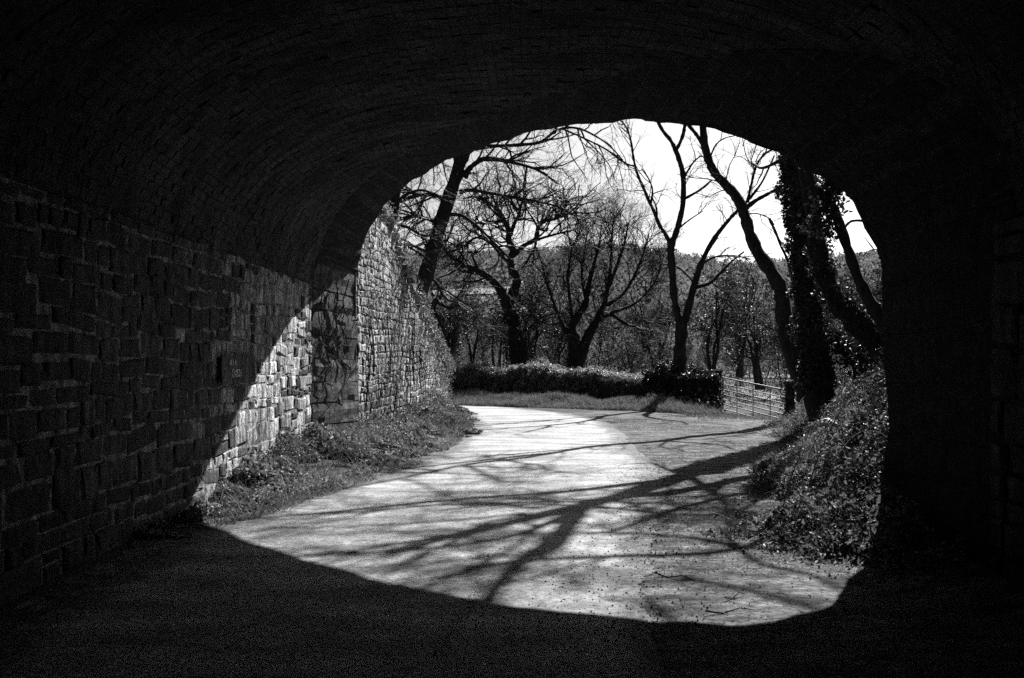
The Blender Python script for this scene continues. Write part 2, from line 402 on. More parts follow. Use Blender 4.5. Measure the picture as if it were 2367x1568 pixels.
bridge = empty('stone_bridge', (0, 8, 0), 'dark skewed stone arch bridge with brick vault spanning the lane', 'bridge')
# vault core
mb = MB()
secs = [FACE, INNER]
for yb in [-2.5, -6, -12, -26]:
    s = INNER.copy(); s[:, 1] = s[:, 1] + yb; secs.append(s)
V = np.stack(secs, 0); i = np.arange(V.shape[0] * NP).reshape(V.shape[0], NP)
Q = np.stack([i[:-1, :-1], i[:-1, 1:], i[1:, 1:], i[1:, :-1]], -1).reshape(-1, 4)
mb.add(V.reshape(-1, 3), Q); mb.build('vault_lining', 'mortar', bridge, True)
# outer face with the opening cut in it, deck, parapets
mb = MB()
xl, xr, zt = -16.0, 14.0, 5.9
ring = []
for p in FACE:
    a = math.atan2(p[2] - 1.5, p[0] - .2)
    c, s = math.cos(a), math.sin(a)
    k = min((xl - .2) / c if c < -1e-6 else 1e9, (xr - .2) / c if c > 1e-6 else 1e9, (zt - 1.5) / s if s > 1e-6 else 1e9)
    if p[2] < 1.5: x = xl if p[0] < 0 else xr; z = p[2]
    else: x = .2 + k * c; z = 1.5 + k * s
    ring.append((x, face_y(x), z))
ring = np.array(ring)
V = np.stack([FACE, ring], 0); i = np.arange(2 * NP).reshape(2, NP)
mb.add(V.reshape(-1, 3), np.stack([i[0, :-1], i[0, 1:], i[1, 1:], i[1, :-1]], -1))
mb.build('spandrel_wall', 'shade_dark_stone', bridge)
mb = MB()
for (dy0, dy1, z0, z1) in ((0.0, -40, 5.9, 6.3), (0.05, -.4, 6.3, 7.2)):
    v = []
    for z in (z0, z1):
        for (x, d) in ((xl, dy0), (xr, dy0), (xr, dy1), (xl, dy1)): v.append((x, face_y(x) + d, z))
    mb.add(v, [(0, 3, 2, 1), (4, 5, 6, 7), (0, 1, 5, 4), (1, 2, 6, 5), (2, 3, 7, 6), (3, 0, 4, 7)])
mb.build('deck', 'mortar', bridge)

# stone shapes shared by every block
def stone_variant(k, seed):
    r = np.random.default_rng(seed)
    n = 4; t = np.array([-.5, -.34, .34, .5])
    ox, oz = np.meshgrid(t, t)
    ox = ox + r.normal(size=ox.shape) * .05; oz = oz + r.normal(size=oz.shape) * .05
    edge = np.ones((4, 4)); edge[1:-1, 1:-1] = 0
    y = np.where(edge > 0, .45, .9) + r.normal(size=(4, 4)) * .16
    ox = np.clip(ox, -.5, .5); oz = np.clip(oz, -.5, .5)
    fr = np.stack([ox, y, oz], -1).reshape(-1, 3)
    V = list(fr)
    loop = [0, 1, 2, 3, 7, 11, 15, 14, 13, 12, 8, 4]
    bk = [(fr[j][0] * 1.0, -.5, fr[j][2] * 1.0) for j in loop]
    V += bk
    Q = [(a * 4 + b, a * 4 + b + 1, a * 4 + b + 5, a * 4 + b + 4) for a in range(3) for b in range(3)]
    for q in range(12): Q.append((loop[q], 16 + q, 16 + (q + 1) % 12, loop[(q + 1) % 12]))
    return np.array(V), np.array(Q)
VAR = [stone_variant(0, 100 + i) for i in range(14)]
def var_mesh(i, m):
    key = ('st', i, m)
    if key not in CACHE:
        V, Q = VAR[i]
        me = bpy.data.meshes.new('stone'); me.from_pydata([tuple(v) for v in V], [], [tuple(int(a) for a in q) for q in Q]); me.update()
        bm_fix(me); me.materials.append(MATS[m]); CACHE[key] = me
    return CACHE[key]
CACHE = {}
def bm_fix(me):
    import bmesh
    b = bmesh.new(); b.from_mesh(me); bmesh.ops.recalc_face_normals(b, faces=b.faces); b.to_mesh(me); b.free()
def put_stone(parent, O, ax, nrm, up, L, D, H, m, rng, name='stone'):
    """one block as an object of its own"""
    off = Vector((0, 0, 0)); p = parent
    while p: off += p.location; p = p.parent
    tilt = rng.normal() * .06
    A = Vector(ax) * math.cos(tilt) + Vector(up) * math.sin(tilt); U = Vector(up) * math.cos(tilt) - Vector(ax) * math.sin(tilt)
    Mx = Matrix(((A.x * L, nrm[0] * D, U.x * H, O[0] - off.x), (A.y * L, nrm[1] * D, U.y * H, O[1] - off.y), (A.z * L, nrm[2] * D, U.z * H, O[2] - off.z), (0, 0, 0, 1)))
    o = bpy.data.objects.new(name, var_mesh(int(rng.integers(14)), m)); COL.objects.link(o); o.parent = parent; o.matrix_local = Mx
    return o
def add_stone(mb, O, ax, nrm, up, L, D, H, rng):
    V, Q = VAR[int(rng.integers(14))]
    W = V[:, :1] * L * np.array(ax) + V[:, 1:2] * D * np.array(nrm) + V[:, 2:] * H * np.array(up) + np.array(O)
    mb.add(W, Q)
def courses(s0, s1, z0, ztop, hmin, hmax, lmin, lmax, rng):
    out = []; z = z0; zmax = max(ztop(s0), ztop(s1), ztop((s0 + s1) / 2))
    while z < zmax:
        h = rng.uniform(hmin, hmax); s = s0 - rng.uniform(0, lmin)
        while s < s1:
            l = rng.uniform(lmin, lmax) * (1.0 if h < .2 else 1.2)
            a, b = max(s, s0), min(s + l, s1); c = (a + b) / 2
            if b - a > .07:
                top = ztop(c); z_ = z; z = z + float(vnoise(c, z, 1.1, 5) - .5) * .13
                if z + h * .55 < top:
                    if h > .22 and rng.random() < .2:       # two thin stones instead of one
                        k = rng.uniform(.4, .6)
                        out.append((c, z + h * k / 2, b - a, h * k)); out.append((c, z + h * k + h * (1 - k) / 2, b - a, h * (1 - k)))
                    else: out.append((c, z + h / 2 + rng.normal() * .006, b - a, h * rng.uniform(.82, 1.12)))
                z = z_
            s += l
        z += h
    return out
rng = np.random.default_rng(21)
# left abutment: random rubble up to the springing
abut = empty('abutment_wall', (0, 0, 0), '', '')
abut.parent = bridge; abut.location = (-3.29, 4, -0.0); 
for k in ('label', 'category'):
    if k in abut: del abut[k]
cs = courses(4.5, 16.28, -.05, lambda s: 2.75, .09, .27, .16, .6, rng)
def prof(z):
    """x of the left barrel wall at height z, and its slope"""
    sel = INN[:, 0] < 0
    return np.interp(z, INN[sel][:, 1], INN[sel][:, 0])
cs.sort(key=lambda c: -(c[2] * c[3]) / c[0] ** 3 if c[0] > 7.5 else 0)
rest = MB(); n = 0
for (s, z, l, h) in cs:
    x = prof(z); x2 = prof(z + .05); up = unit(np.array([x2 - x, 0, .05])); nrm = np.array([up[2], 0, -up[0]])
    O = np.array([x, s, z]); D = rng.uniform(.012, .036)
    m_ = 'stone' if rng.random() < sstep(9.5, 13.0, s) else 'shade_dark_stone'  # deeper stones take the darker copy: shade painted in by depth
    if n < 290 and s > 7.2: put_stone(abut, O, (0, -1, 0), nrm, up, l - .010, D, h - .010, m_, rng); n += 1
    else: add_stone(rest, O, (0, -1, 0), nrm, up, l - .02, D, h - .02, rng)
for (s, z, l, h) in courses(-8, 4.5, -.05, lambda s: 2.75, .25, .34, .5, .9, rng): add_stone(rest, (-3.29, s, z), (0, -1, 0), (1, 0, 0), (0, 0, 1), l - .02, .05, h - .02, rng)
o = rest.build('rubble_stones', 'shade_dark_stone', abut, kind='stuff')
zz_ = np.linspace(-.2, 2.74, 14); V_ = [(float(prof(z)) + .006, y, z) for y in (-8, 2, 6, 9, 12, 14.5, 16.25) for z in zz_]
i_ = np.arange(7 * 14).reshape(7, 14)
mesh_obj('mortar_bed', V_, np.stack([i_[:-1, :-1], i_[:-1, 1:], i_[1:, 1:], i_[1:, :-1]], -1).reshape(-1, 4), 'lime_mortar', abut, True)
# right abutment, in deep shade
rb = MB()
for (s, z, l, h) in courses(-8, 6.9, -.05, lambda s: 2.6, .2, .34, .35, .8, rng): add_stone(rb, (3.34, s, z), (0, 1, 0), (-1, 0, 0), (0, 0, 1), l - .02, .045, h - .02, rng)
rb.build('rubble_stones', 'shade_dark_stone', bridge, kind='stuff')

# dressed quoins and ring stones between the barrel and the outer face
def ringpt(u, v):
    """u along the curve 0..1, v 0 at the barrel .. 1 at the face"""
    k = u * (NP - 1); j = min(int(k), NP - 2); f = k - j
    a = INNER[j] * (1 - f) + INNER[j + 1] * f; b = FACE[j] * (1 - f) + FACE[j + 1] * f
    return a * (1 - v) + b * v
def ring_block(u0, u1, v0, v1, d, r):
    n = 4; P = []; us = np.linspace(u0, u1, n); vs = np.linspace(v0, v1, n)
    for a in range(n):
        for b in range(n):
            p = ringpt(us[a], vs[b])
            e = 1e-3
            tu = ringpt(min(us[a] + e, 1), vs[b]) - ringpt(max(us[a] - e, 0), vs[b]); tv = ringpt(us[a], vs[b] + .01) - ringpt(us[a], vs[b] - .01)
            nr = unit(np.cross(tu, tv)); c = np.array([0, p[1] - 1, 1.8])
            if np.dot(nr, c - p) < 0: nr = -nr
            edge = a in (0, 3) or b in (0, 3)
            P.append((p, nr, edge))
    V = [p + nr * (d * (.35 if e else 1.0) + r.normal() * .005) for p, nr, e in P]
    loop = [0, 1, 2, 3, 7, 11, 15, 14, 13, 12, 8, 4]
    V += [P[j][0] - P[j][1] * .08 for j in loop]
    Q = [(a * 4 + b, a * 4 + b + 1, a * 4 + b + 5, a * 4 + b + 4) for a in range(3) for b in range(3)]
    for q in range(12): Q.append((loop[q], 16 + q, 16 + (q + 1) % 12, loop[(q + 1) % 12]))
    return np.array(V), np.array(Q)
Ltot = LI
u = .02; q = 0
while u < .985:
    z = ringpt(u, .5)[2]; low = z < 2.85
    du = (rng.uniform(.3, .46) if low else rng.uniform(.24, .34)) / Ltot
    u1 = min(u + du, .99)
    if low and u < .5: splits = [(0.0, .5, 1.0), (0.0, .35, 1.0), (0.0, .62, 1.0), (0.0, 1.0), (0., .3, .68, 1.)][q % 5]
    else: splits = (0.0, 1.0)
    for a, b in zip(splits[:-1], splits[1:]):
        V, Qd = ring_block(u + .001, u1 - .001, a + .008, b - .008 if b < 1 else .997, rng.uniform(.016, .034) if low else rng.uniform(.004, .012), rng)
        mesh_obj('quoin' if low else 'voussoir', V, Qd, 'dark_stone' if low and u < .5 else 'shade_ring_stone', bridge)  # all but the left quoins get the colour with shade painted in
    u = u1; q += 1

# brick vault: every brick proud of its joints, joined
def brick_vault():
    r = np.random.default_rng(5)
    P, L = resample(INN, 2000); seg = L / 1999
    s0 = np.interp(2.75, P[:600, 1], np.arange(600)) * seg
    s1 = L - s0
    ch = .088; bl = .235
    S_ = []; 
    ns = int((s1 - s0) / ch)
    cs_, ys_ = [], []
    for k in range(ns):
        s = s0 + (k + .5) * ch; x = np.interp(s / seg, np.arange(2000), P[:, 0])
        ye = inner_y(x); y0 = 1.5
        yy = np.arange(ye - bl * (.5 if k % 2 else 1.0), y0, -bl)
        cs_ += [s] * len(yy); ys_ += list(yy)
    s = np.array(cs_); y = np.array(ys_); N = len(s)
    s = s + (vnoise(y, s, .35, 3) - .5) * .16; y = y + (vnoise(y, s, .9, 4) - .5) * .1
    x = np.interp(s / seg, np.arange(2000), P[:, 0]); z = np.interp(s / seg, np.arange(2000), P[:, 1])
    x2 = np.interp(s / seg + 1, np.arange(2000), P[:, 0]); z2 = np.interp(s / seg + 1, np.arange(2000), P[:, 1])
    t = unit(np.stack([x2 - x, 0 * x, z2 - z], 1)); nrm = np.stack([t[:, 2], 0 * x, -t[:, 0]], 1)
    ay = np.array([0, 1.0, 0]); hl = bl / 2 - r.uniform(.001, .006, N)[:, None]; hh = ch / 2 - r.uniform(.001, .005, N)[:, None]
    d_extra = 0
    d = (r.uniform(.001, .008, N) + (r.random(N) < .06) * .012)[:, None]; tw = r.normal(size=(N, 4, 1)) * .003
    c = np.stack([x, y, z], 1)
    cor = []
    for a, b in ((-1, -1), (1, -1), (1, 1), (-1, 1)): cor.append(c + t * a * hh + ay * b * hl)
    cor = np.stack(cor, 1)
    top = cor + (nrm * d)[:, None] + nrm[:, None] * tw + (c[:, None] - cor) * .06; bot = cor - nrm[:, None] * .02
    V = np.concatenate([top, bot], 1)
    i = np.arange(N)[:, None] * 8
    Q = np.concatenate([i + np.array([[0, 1, 2, 3]])] + [i + np.array([[a, a + 4, (a + 1) % 4 + 4, (a + 1) % 4]]) for a in range(4)])
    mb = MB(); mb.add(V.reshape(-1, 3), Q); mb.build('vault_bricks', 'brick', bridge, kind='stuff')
brick_vault()

# painted number on the left wall
def text(body, loc, size, name, parent, ax):
    cu = bpy.data.curves.new(name, 'FONT'); cu.body = body; cu.size = size; cu.extrude = .002
    cu.materials.append(MATS['white_paint'])
    o = bpy.data.objects.new(name, cu); COL.objects.link(o)
    bpy.context.view_layer.update()
    dg = bpy.context.evaluated_depsgraph_get(); me = bpy.data.meshes.new_from_object(o.evaluated_get(dg))
    bpy.data.objects.remove(o); 
    if not me.materials: me.materials.append(MATS['white_paint'])
    o = bpy.data.objects.new(name, me); COL.objects.link(o); o.parent = parent
    off = Vector((0, 0, 0)); p = parent
    while p: off += p.location; p = p.parent
    o.location = Vector(loc) - off; o.rotation_euler = (math.radians(90), 0, math.radians(90))
    return o
mb = MB(); mb.box((-3.222, 11.75, 1.43), (.01, .72, .17)); plate = mb.build('painted_panel', 'dark_stone', bridge)
text('N L A', (-3.208, 11.32, 1.475), .105, 'painted_lettering', bridge, None)
text('12-0521', (-3.208, 11.38, 1.34), .13, 'painted_lettering', bridge, None)

# ------------------------------------------------------------------ wing wall
wing = empty('wing_wall', (-2.5, 25, 0), 'sunlit rubble stone wing wall sloping down from the bridge beside the lane', 'wall')
al = unit(np.array([WM, 1.0, 0])); nr = np.array([al[1], -al[0], 0])
mb = MB(); yy = np.linspace(WY0 - .05, 33.0, 60)
for k in range(len(yy) - 1):
    a, b = yy[k], yy[k + 1]
    pts = []
    for y in (a, b):
        x = wingx(y); tp = float(wingtop(y)) - .03 
        pts += [(x, y, -.4), (x, y, tp), (x - .55, y, tp), (x - .55, y, -.4)]
    mb.add(pts, [(0, 4, 5, 1), (1, 5, 6, 2), (2, 6, 7, 3)] + ([(0, 1, 2, 3)] if k == 0 else []) + ([(4, 7, 6, 5)] if k == len(yy) - 2 else []))
mb.build('wall_core', 'lime_mortar', wing)
cs = courses(WY0, 33.0, .05, lambda s: float(wingtop(s)) - .05, .09, .22, .16, .5, rng)
cs.sort(key=lambda c: -(c[2] * c[3]) / c[0] ** 3)
rest = MB(); n = 0
for (s, z, l, h) in cs:
    O = np.array([wingx(s), s, z]); D = rng.uniform(.015, .05)
    if n < 290: put_stone(wing, O, -al, nr, (0, 0, 1), l - .010, D, h - .010, 'stone', rng); n += 1
    else: add_stone(rest, O, -al, nr, (0, 0, 1), l - .010, D, h - .010, rng)
rest.build('rubble_stones', 'stone', wing, kind='stuff')
y = WY0 + .2
while y < 32.8:                                           # coping
    l = rng.uniform(.35, .6); c = y + l / 2
    sl_ = (float(wingtop(c + .1)) - float(wingtop(c - .1))) / .2
    ax = unit(np.array([WM, 1, sl_])); up = unit(np.cross(nr, ax)) ; up = up if up[2] > 0 else -up
    put_stone(wing, (wingx(c) - .2, c, float(wingtop(c))), -np.array([WM, 1, 0]) / 1.0, nr, (0, 0, 1), l, .34, rng.uniform(.16, .24), 'stone', rng, 'coping_stone'); y += l

# ivy and stems on the wing wall
rng = np.random.default_rng(33)
iv = empty('ivy', (wingx(22) + .1, 22, 0), 'ivy and bare creeper stems clinging to the sunlit wing wall', 'ivy')
mb = MB(); ml = MB()
N = 22
ys0 = rng.uniform(18.1, 32.6, N); st = np.stack([wingx(ys0) + .08, ys0, rng.uniform(.1, 1.2, N)], 1)
P = rays(st, np.tile([0, 0.05, 1.0], (N, 1)), (wingtop(ys0) - st[:, 2]) * rng.uniform(.55, 1.0, N), 14, .2, .06, rng)
P[:, :, 0] = wingx(P[:, :, 1]) + .08 + np.abs(rng.normal(size=P.shape[:2])) * .012
tubes(mb, P, np.linspace(.013, .004, 15)[None] * rng.uniform(.5, 1.3, (N, 1)), 4)
s_, d_, r_ = spawn(P, np.full(P.shape[:2], .01), 6, .2, .9, rng)
P2 = rays(s_, d_, rng.uniform(.3, 1.0, len(s_)), 6, .25, .05, rng); P2[:, :, 0] = wingx(P2[:, :, 1]) + .09
tubes(mb, P2, np.linspace(.006, .002, 7)[None] * np.ones((len(P2), 1)), 3)
mb.build('stems', 'twig', iv, kind='stuff')
# leaves: thick at the top edge and by the arch, thin elsewhere
C = []
for _ in range(14000):
    y = rng.uniform(18, 33); tp = float(wingtop(y)); z = rng.uniform(.1, 1) ** 1 * tp
    dens = .05 + .9 * max(0, 1 - (tp - z) / .55) + .5 * max(0, 1 - (y - 18) / 2.2) * (z > 2.2) + .4 * (vnoise(y, z, 1.1, 4) > .7) + .5 * max(0, 1 - z / .7)
    if rng.random() < dens: C.append((wingx(y) + rng.uniform(.06, .2) + (.1 if tp - z < .4 else 0), y, z + (.15 if tp - z < .3 else 0)))
leaves(ml, C, .055, (.9, -.1, .5), rng, .8, spread=.8)
# a beard of ivy hanging at the arch and along the wall top, over its back edge
M_ = 2600; y = rng.uniform(19.3, 33, M_); C2 = np.stack([wingx(y) - rng.uniform(-.15, .5, M_), y, wingtop(y) + rng.uniform(0, .3, M_) * rng.random(M_)], 1)
leaves(ml, C2, .07, (.3, .2, .8), rng, .8)
ml.build('leaves', 'cover_leaf', iv, kind='stuff')

cr = empty('creeper', (-2.95, 17.2, 1.5), 'thin bare creeper stems trailing down the dark quoins left of the wing wall', 'creeper')
mb = MB(); r_ = np.random.default_rng(8)
for _ in range(9):
    v = r_.uniform(.05, .95); z1 = r_.uniform(2.2, 3.0); z0_ = r_.uniform(.4, 1.7); pts = []
    for z in np.linspace(z1, z0_, 10):
        v = float(np.clip(v + r_.normal() * .07, 0, 1)); xa = float(prof(z)) + .06
        xb = -2.77; pts.append((xa + (xb - xa) * v, 16.33 + (17.93 - 16.33) * v - .03, z))
    P = catmull(pts, 24); tubes(mb, P[None], np.linspace(.012, .004, 24)[None], 4)
    a, b, c = spawn(P[None], np.full((1, 24), .008), 7, .1, .9, r_); Pb = rays(a, b, r_.uniform(.1, .35, 7), 4, .3, -.05, r_); tubes(mb, Pb, np.full(Pb.shape[:2], .004), 3)
mb.build('stems', 'pale_bark', cr, kind='stuff')

# ------------------------------------------------------------------ trees
def limb(pts, n=None, k=9, rough=.09, seed=0, D=None):
    """pts: (px, py, D, width_px) or ('w', x, y, z, radius); returns path, radii"""
    P = []; R = []
    for p in pts:
        if p[0] == 'w': P.append(p[1:4]); R.append(p[4])
        else: P.append(at(p[0], p[1], p[2])); R.append(p[3] / F * p[2] / 2)
    n = n or len(pts) * 5
    P = catmull(P, n); R = np.interp(np.linspace(0, 1, n), np.linspace(0, 1, len(R)), R)
    r = np.random.default_rng(seed + 5)
    R = R * (1 + r.normal(size=n) * rough)
    return P, R
def build_tube(P, R, name, m, parent, k=9, seed=0):
    mb = MB(); r = np.random.default_rng(seed)
    V = tubes(mb, P[None], R[None], k)
    VV = mb.V[0]; c = np.repeat(P, k, axis=0)
    mb.V[0] = c + (VV - c) * (1 + r.normal(size=(len(VV), 1)) * .05)
    n0 = mb.n; mb.add([P[-1]]); base = len(P) * k - k
    mb.T.append(np.array([(base + j, base + (j + 1) % k, n0) for j in range(k)]))
    return mb.build(name, m, parent, True)
def crown(parent, limbs, spec, seed, m='twig', name='twigs', bark=None):
    """limbs: list of (P,R); spec: per level dict(n, len, ang, wob, up, segs, r)"""
    rng = np.random.default_rng(seed); mb = MB()
    st, d, rr = [], [], []
    l0 = spec[0]
    for P, R, n, tmin in limbs:
        a, b, c = spawn(P[None], R[None], n, tmin, l0['ang'], rng); st.append(a); d.append(b); rr.append(c)
    st = np.concatenate(st); d = np.concatenate(d); rr = np.concatenate(rr)
    for li, sp in enumerate(spec):
        N = len(st)
        L = sp['len'] * rng.uniform(.5, 1.25, N)
        r0 = np.minimum(rr * .75, sp['r'])
        P = rays(st, d, L, sp['segs'], sp['wob'], sp.get('up', 0), rng, sp.get('flat', 0))
        R = r0[:, None] * np.linspace(1, .35, sp['segs'] + 1)[None]
        tubes(mb, P, R, 4 if sp['r'] > .03 else 3)
        if li + 1 < len(spec):
            st, d, rr = spawn(P, R, spec[li + 1]['n'], .2, spec[li + 1]['ang'], rng)
    o = mb.build(name, m, parent, kind='stuff')
    return o, P
def ivy_on(parent, P, R, n, size, seed, reach=.25, name='ivy_leaves', t0=0, t1=1, mname='ivy_shade_leaf'):
    rng = np.random.default_rng(seed); mb = MB()
    t = rng.uniform(t0, t1, n) * (len(P) - 1); k = np.minimum(t.astype(int), len(P) - 2); f = (t - k)[:, None]
    c = P[k] * (1 - f) + P[k + 1] * f; r = R[k]
    clump = vnoise(t * 1.0, np.zeros(n), .9, seed) * reach
    a = rng.uniform(0, 2 * np.pi, n); q = r * 1.05 + rng.random(n) ** 1.5 * (clump + .06)
    T = unit(P[k + 1] - P[k]); A = unit(np.cross(T, np.array([.3, .2, 1.0]) + 0 * T)); B = np.cross(T, A)
    C = c + A * (np.cos(a) * q)[:, None] + B * (np.sin(a) * q)[:, None]
    leaves(mb, C, size, (0, 0, .4), rng, .8)
    return mb.build(name, mname, parent, kind='stuff')
OAK = [dict(n=1, len=1.9, ang=.9, wob=.28, up=.02, segs=7, r=.045), dict(n=5, len=1.1, ang=.85, wob=.33, up=.02, segs=5, r=.018),
       dict(n=5, len=.55, ang=.8, wob=.33, up=.02, segs=4, r=.009), dict(n=3, len=.28, ang=.8, wob=.3, up=0, segs=2, r=.006)]
def high_limbs(x, y, z, n, seed):
    r = np.random.default_rng(seed); out = []
    for i in range(n):
        a = r.uniform(0, 2 * math.pi); L = r.uniform(1.8, 3.6); h = z + r.uniform(0, 2.5); e = r.uniform(.1, .7)
        px, py = x, y; pts = [('w', x, y, h, .045)]
        for k in range(1, 6):
            a += r.normal() * .28; px += math.cos(a) * L / 5; py += math.sin(a) * L / 5; h += e * L / 5 + r.normal() * .08
            pts.append(('w', px, py, h, .045 * (1 - k * .17)))
        out.append(('branch', pts, 10, .2))
    return out
def tree(name, label, base, stems, spec, seed, trunk_mat='bark', crownscale=1, group=None, cat='tree', extra=None):
    """stems: list of (part name, pts, twig count, tmin)"""
    root = empty(name, base, label, cat, group)
    L = []
    for j, (pn, pts, n, tmin) in enumerate(stems):
        P, R = limb(pts, seed=seed * 31 + j)
        w = max(R)
        if pn == 'trunk': pass
        build_tube(P, R, pn, trunk_mat, root, 10 if w > .12 else 7, seed + j)
        if n: L.append((P, R, int(n * crownscale), tmin))
    if spec: crown(root, L, spec, seed)
    return root

B = 'branch'
# leaning oak above the wing wall
D = 28
t1 = tree('oak_tree', 'bare oak with slanting forked trunk rising behind the wing wall', at(955, 730, D), [
    ('trunk', [(950, 760, D, 44), (968, 690, D, 38), (990, 620, D, 36), (1012, 540, D, 34), (1040, 450, D, 34), (1062, 385, D, 30), (1082, 320, D, 26), (1100, 240, D, 22), (1110, 150, D, 16), (1120, 60, D, 8)], 12, .5),
    (B, [(1042, 450, D, 20), (1052, 405, D, 17), (1056, 360, D, 16), (1050, 300, D, 13), (1040, 230, D, 9)], 5, .3),
    (B, [(1072, 410, D, 16), (1090, 385, D, 12), (1125, 366, D, 10), (1180, 375, D, 8), (1240, 392, D, 6), (1290, 425, D, 4)], 16, .25),
    (B, [(1062, 445, D, 12), (1090, 440, D, 9), (1150, 450, D, 7), (1220, 462, D, 6), (1290, 478, D, 4), (1330, 500, D, 3)], 16, .2),
    (B, [(1040, 495, D, 10), (1070, 500, D, 9), (1110, 530, D, 7), (1150, 570, D, 6), (1185, 605, D, 4)], 8, .3),
    (B, [(1090, 345, D, 11), (1140, 338, D, 9), (1200, 335, D, 8), (1250, 328, D, 7), (1290, 300, D, 6), (1340, 298, D, 5), (1400, 330, D, 4), (1440, 370, D, 3)], 20, .15),
    (B, [(1300, 298, D, 5), (1350, 320, D, 4), (1400, 345, D, 4), (1450, 380, D, 3)], 6, .15),
    (B, [(1035, 470, D, 11), (1000, 450, D, 9), (960, 455, D, 7), (920, 470, D, 5)], 12, .2),
    (B, [(1020, 520, D, 10), (985, 505, D, 8), (950, 500, D, 7), (910, 512, D, 5)], 12, .2),
    (B, [(1000, 590, D, 9), (970, 575, D, 7), (940, 565, D, 6), (915, 570, D, 4)], 10, .2),
    (B, [(1082, 330, D, 14), (1040, 310, D, 10), (990, 340, D, 8), (950, 390, D, 6)], 14, .2),
    (B, [(985, 635, D, 8), (1010, 655, D, 6), (1030, 690, D, 5), (1060, 700, D, 4)], 7, .2),
], [dict(n=1, len=1.5, ang=.8, wob=.22, up=.0, segs=6, r=.035), dict(n=4, len=.9, ang=.75, wob=.28, up=.0, segs=4, r=.012), dict(n=4, len=.45, ang=.8, wob=.3, up=0, segs=3, r=.006), dict(n=1, len=.22, ang=.8, wob=.3, up=0, segs=2, r=.004)], 1)
D = 24
tree('oak_tree', 'upright bare trunk half hidden behind the top of the wing wall beside the arch', at(900, 600, D), [
    ('trunk', [(898, 620, D, 30), (903, 540, D, 26), (912, 470, D, 24), (922, 410, D, 22), (935, 330, D, 18), (940, 240, D, 12)], 6, .3),
    (B, [(905, 520, D, 9), (940, 525, D, 7), (980, 545, D, 5), (1020, 540, D, 4)], 9, .2),
    (B, [(912, 470, D, 9), (940, 450, D, 7), (975, 440, D, 6), (1020, 455, D, 4)], 9, .2),
    (B, [(900, 560, D, 8), (930, 565, D, 6), (960, 580, D, 5), (1000, 605, D, 3)], 9, .2)],
    OAK[1:], 2)
# twisted stump of a tree past the end of the wing wall
D = 36
tree('twisted_tree', 'short twisted ivy clad trunk past the end of the wing wall', at(1003, 830, D), [
    ('trunk', [(1003, 850, D, 22), (1006, 800, D, 20), (1016, 760, D, 19), (1010, 735, D, 16), (1000, 715, D, 14), (1008, 695, D, 13), (1022, 680, D, 10), (1012, 660, D, 8)], 7, .4),
    (B, [(1003, 720, D, 10), (985, 700, D, 8), (968, 680, D, 6), (950, 660, D, 4)], 8, .2),
    (B, [(1012, 700, D, 9), (1040, 712, D, 7), (1070, 702, D, 5), (1100, 706, D, 4)], 8, .2)], OAK[1:], 3)

# old gnarled oak
D = 42
T2 = tree('oak_tree', 'gnarled old oak with contorted forked limbs behind the hedge', at(1200, 870, D), [
    ('trunk', [(1212, 905, D, 66), (1205, 860, D, 50), (1197, 800, D, 38), (1188, 750, D, 34), (1178, 715, D, 32), (1170, 690, D, 30)], 0, .3),
    (B, [(1172, 700, D, 24), (1158, 672, D, 22), (1140, 650, D, 20), (1112, 630, D, 17), (1085, 618, D, 14), (1060, 606, D, 11), (1035, 585, D, 8), (1028, 555, D, 5)], 26, .3),
    (B, [(1175, 705, D, 24), (1190, 668, D, 22), (1196, 645, D, 20), (1184, 622, D, 18), (1180, 600, D, 17), (1186, 580, D, 16), (1176, 556, D, 15), (1176, 535, D, 13), (1168, 515, D, 11), (1152, 496, D, 9), (1140, 478, D, 6), (1120, 460, D, 4)], 22, .5),
    (B, [(1180, 545, D, 11), (1190, 515, D, 9), (1200, 495, D, 8), (1206, 470, D, 6), (1222, 445, D, 4)], 14, .3),
    (B, [(1188, 590, D, 13), (1212, 568, D, 11), (1238, 552, D, 10), (1244, 526, D, 9), (1262, 510, D, 8), (1288, 504, D, 7), (1302, 482, D, 6), (1310, 460, D, 4)], 26, .3),
    (B, [(1225, 560, D, 8), (1262, 548, D, 6), (1300, 538, D, 5), (1335, 530, D, 3)], 12, .3),
    (B, [(1240, 550, D, 7), (1236, 572, D, 6), (1224, 596, D, 4), (1216, 612, D, 3)], 5, .3),
    (B, [(1164, 508, D, 7), (1140, 514, D, 5), (1112, 518, D, 4), (1090, 508, D, 3)], 10, .2),
    (B, [(1180, 610, D, 10), (1158, 590, D, 8), (1136, 564, D, 7), (1108, 550, D, 6), (1088, 556, D, 6), (1076, 570, D, 4), (1060, 566, D, 3)], 12, .3),
    (B, [(1112, 630, D, 8), (1095, 600, D, 6), (1090, 580, D, 4)], 5, .3),
    (B, [(1160, 495, D, 7), (1130, 470, D, 5), (1100, 455, D, 4), (1070, 460, D, 3)], 10, .2),
    (B, [(1195, 770, D, 8), (1225, 758, D, 6), (1250, 735, D, 4), (1280, 725, D, 3)], 6, .3),
], [dict(n=1, len=2.0, ang=.9, wob=.36, up=.05, segs=7, r=.05), dict(n=4, len=1.3, ang=.85, wob=.38, up=.03, segs=5, r=.018),
    dict(n=4, len=.65, ang=.8, wob=.38, up=.02, segs=4, r=.009), dict(n=2, len=.3, ang=.8, wob=.3, up=0, segs=2, r=.006)], 4)
Pi, Ri = limb([(1212, 890, D, 60), (1197, 800, D, 38), (1178, 715, D, 32)])
ivy_on(T2, Pi, Ri, 2500, .1, 5, .5)

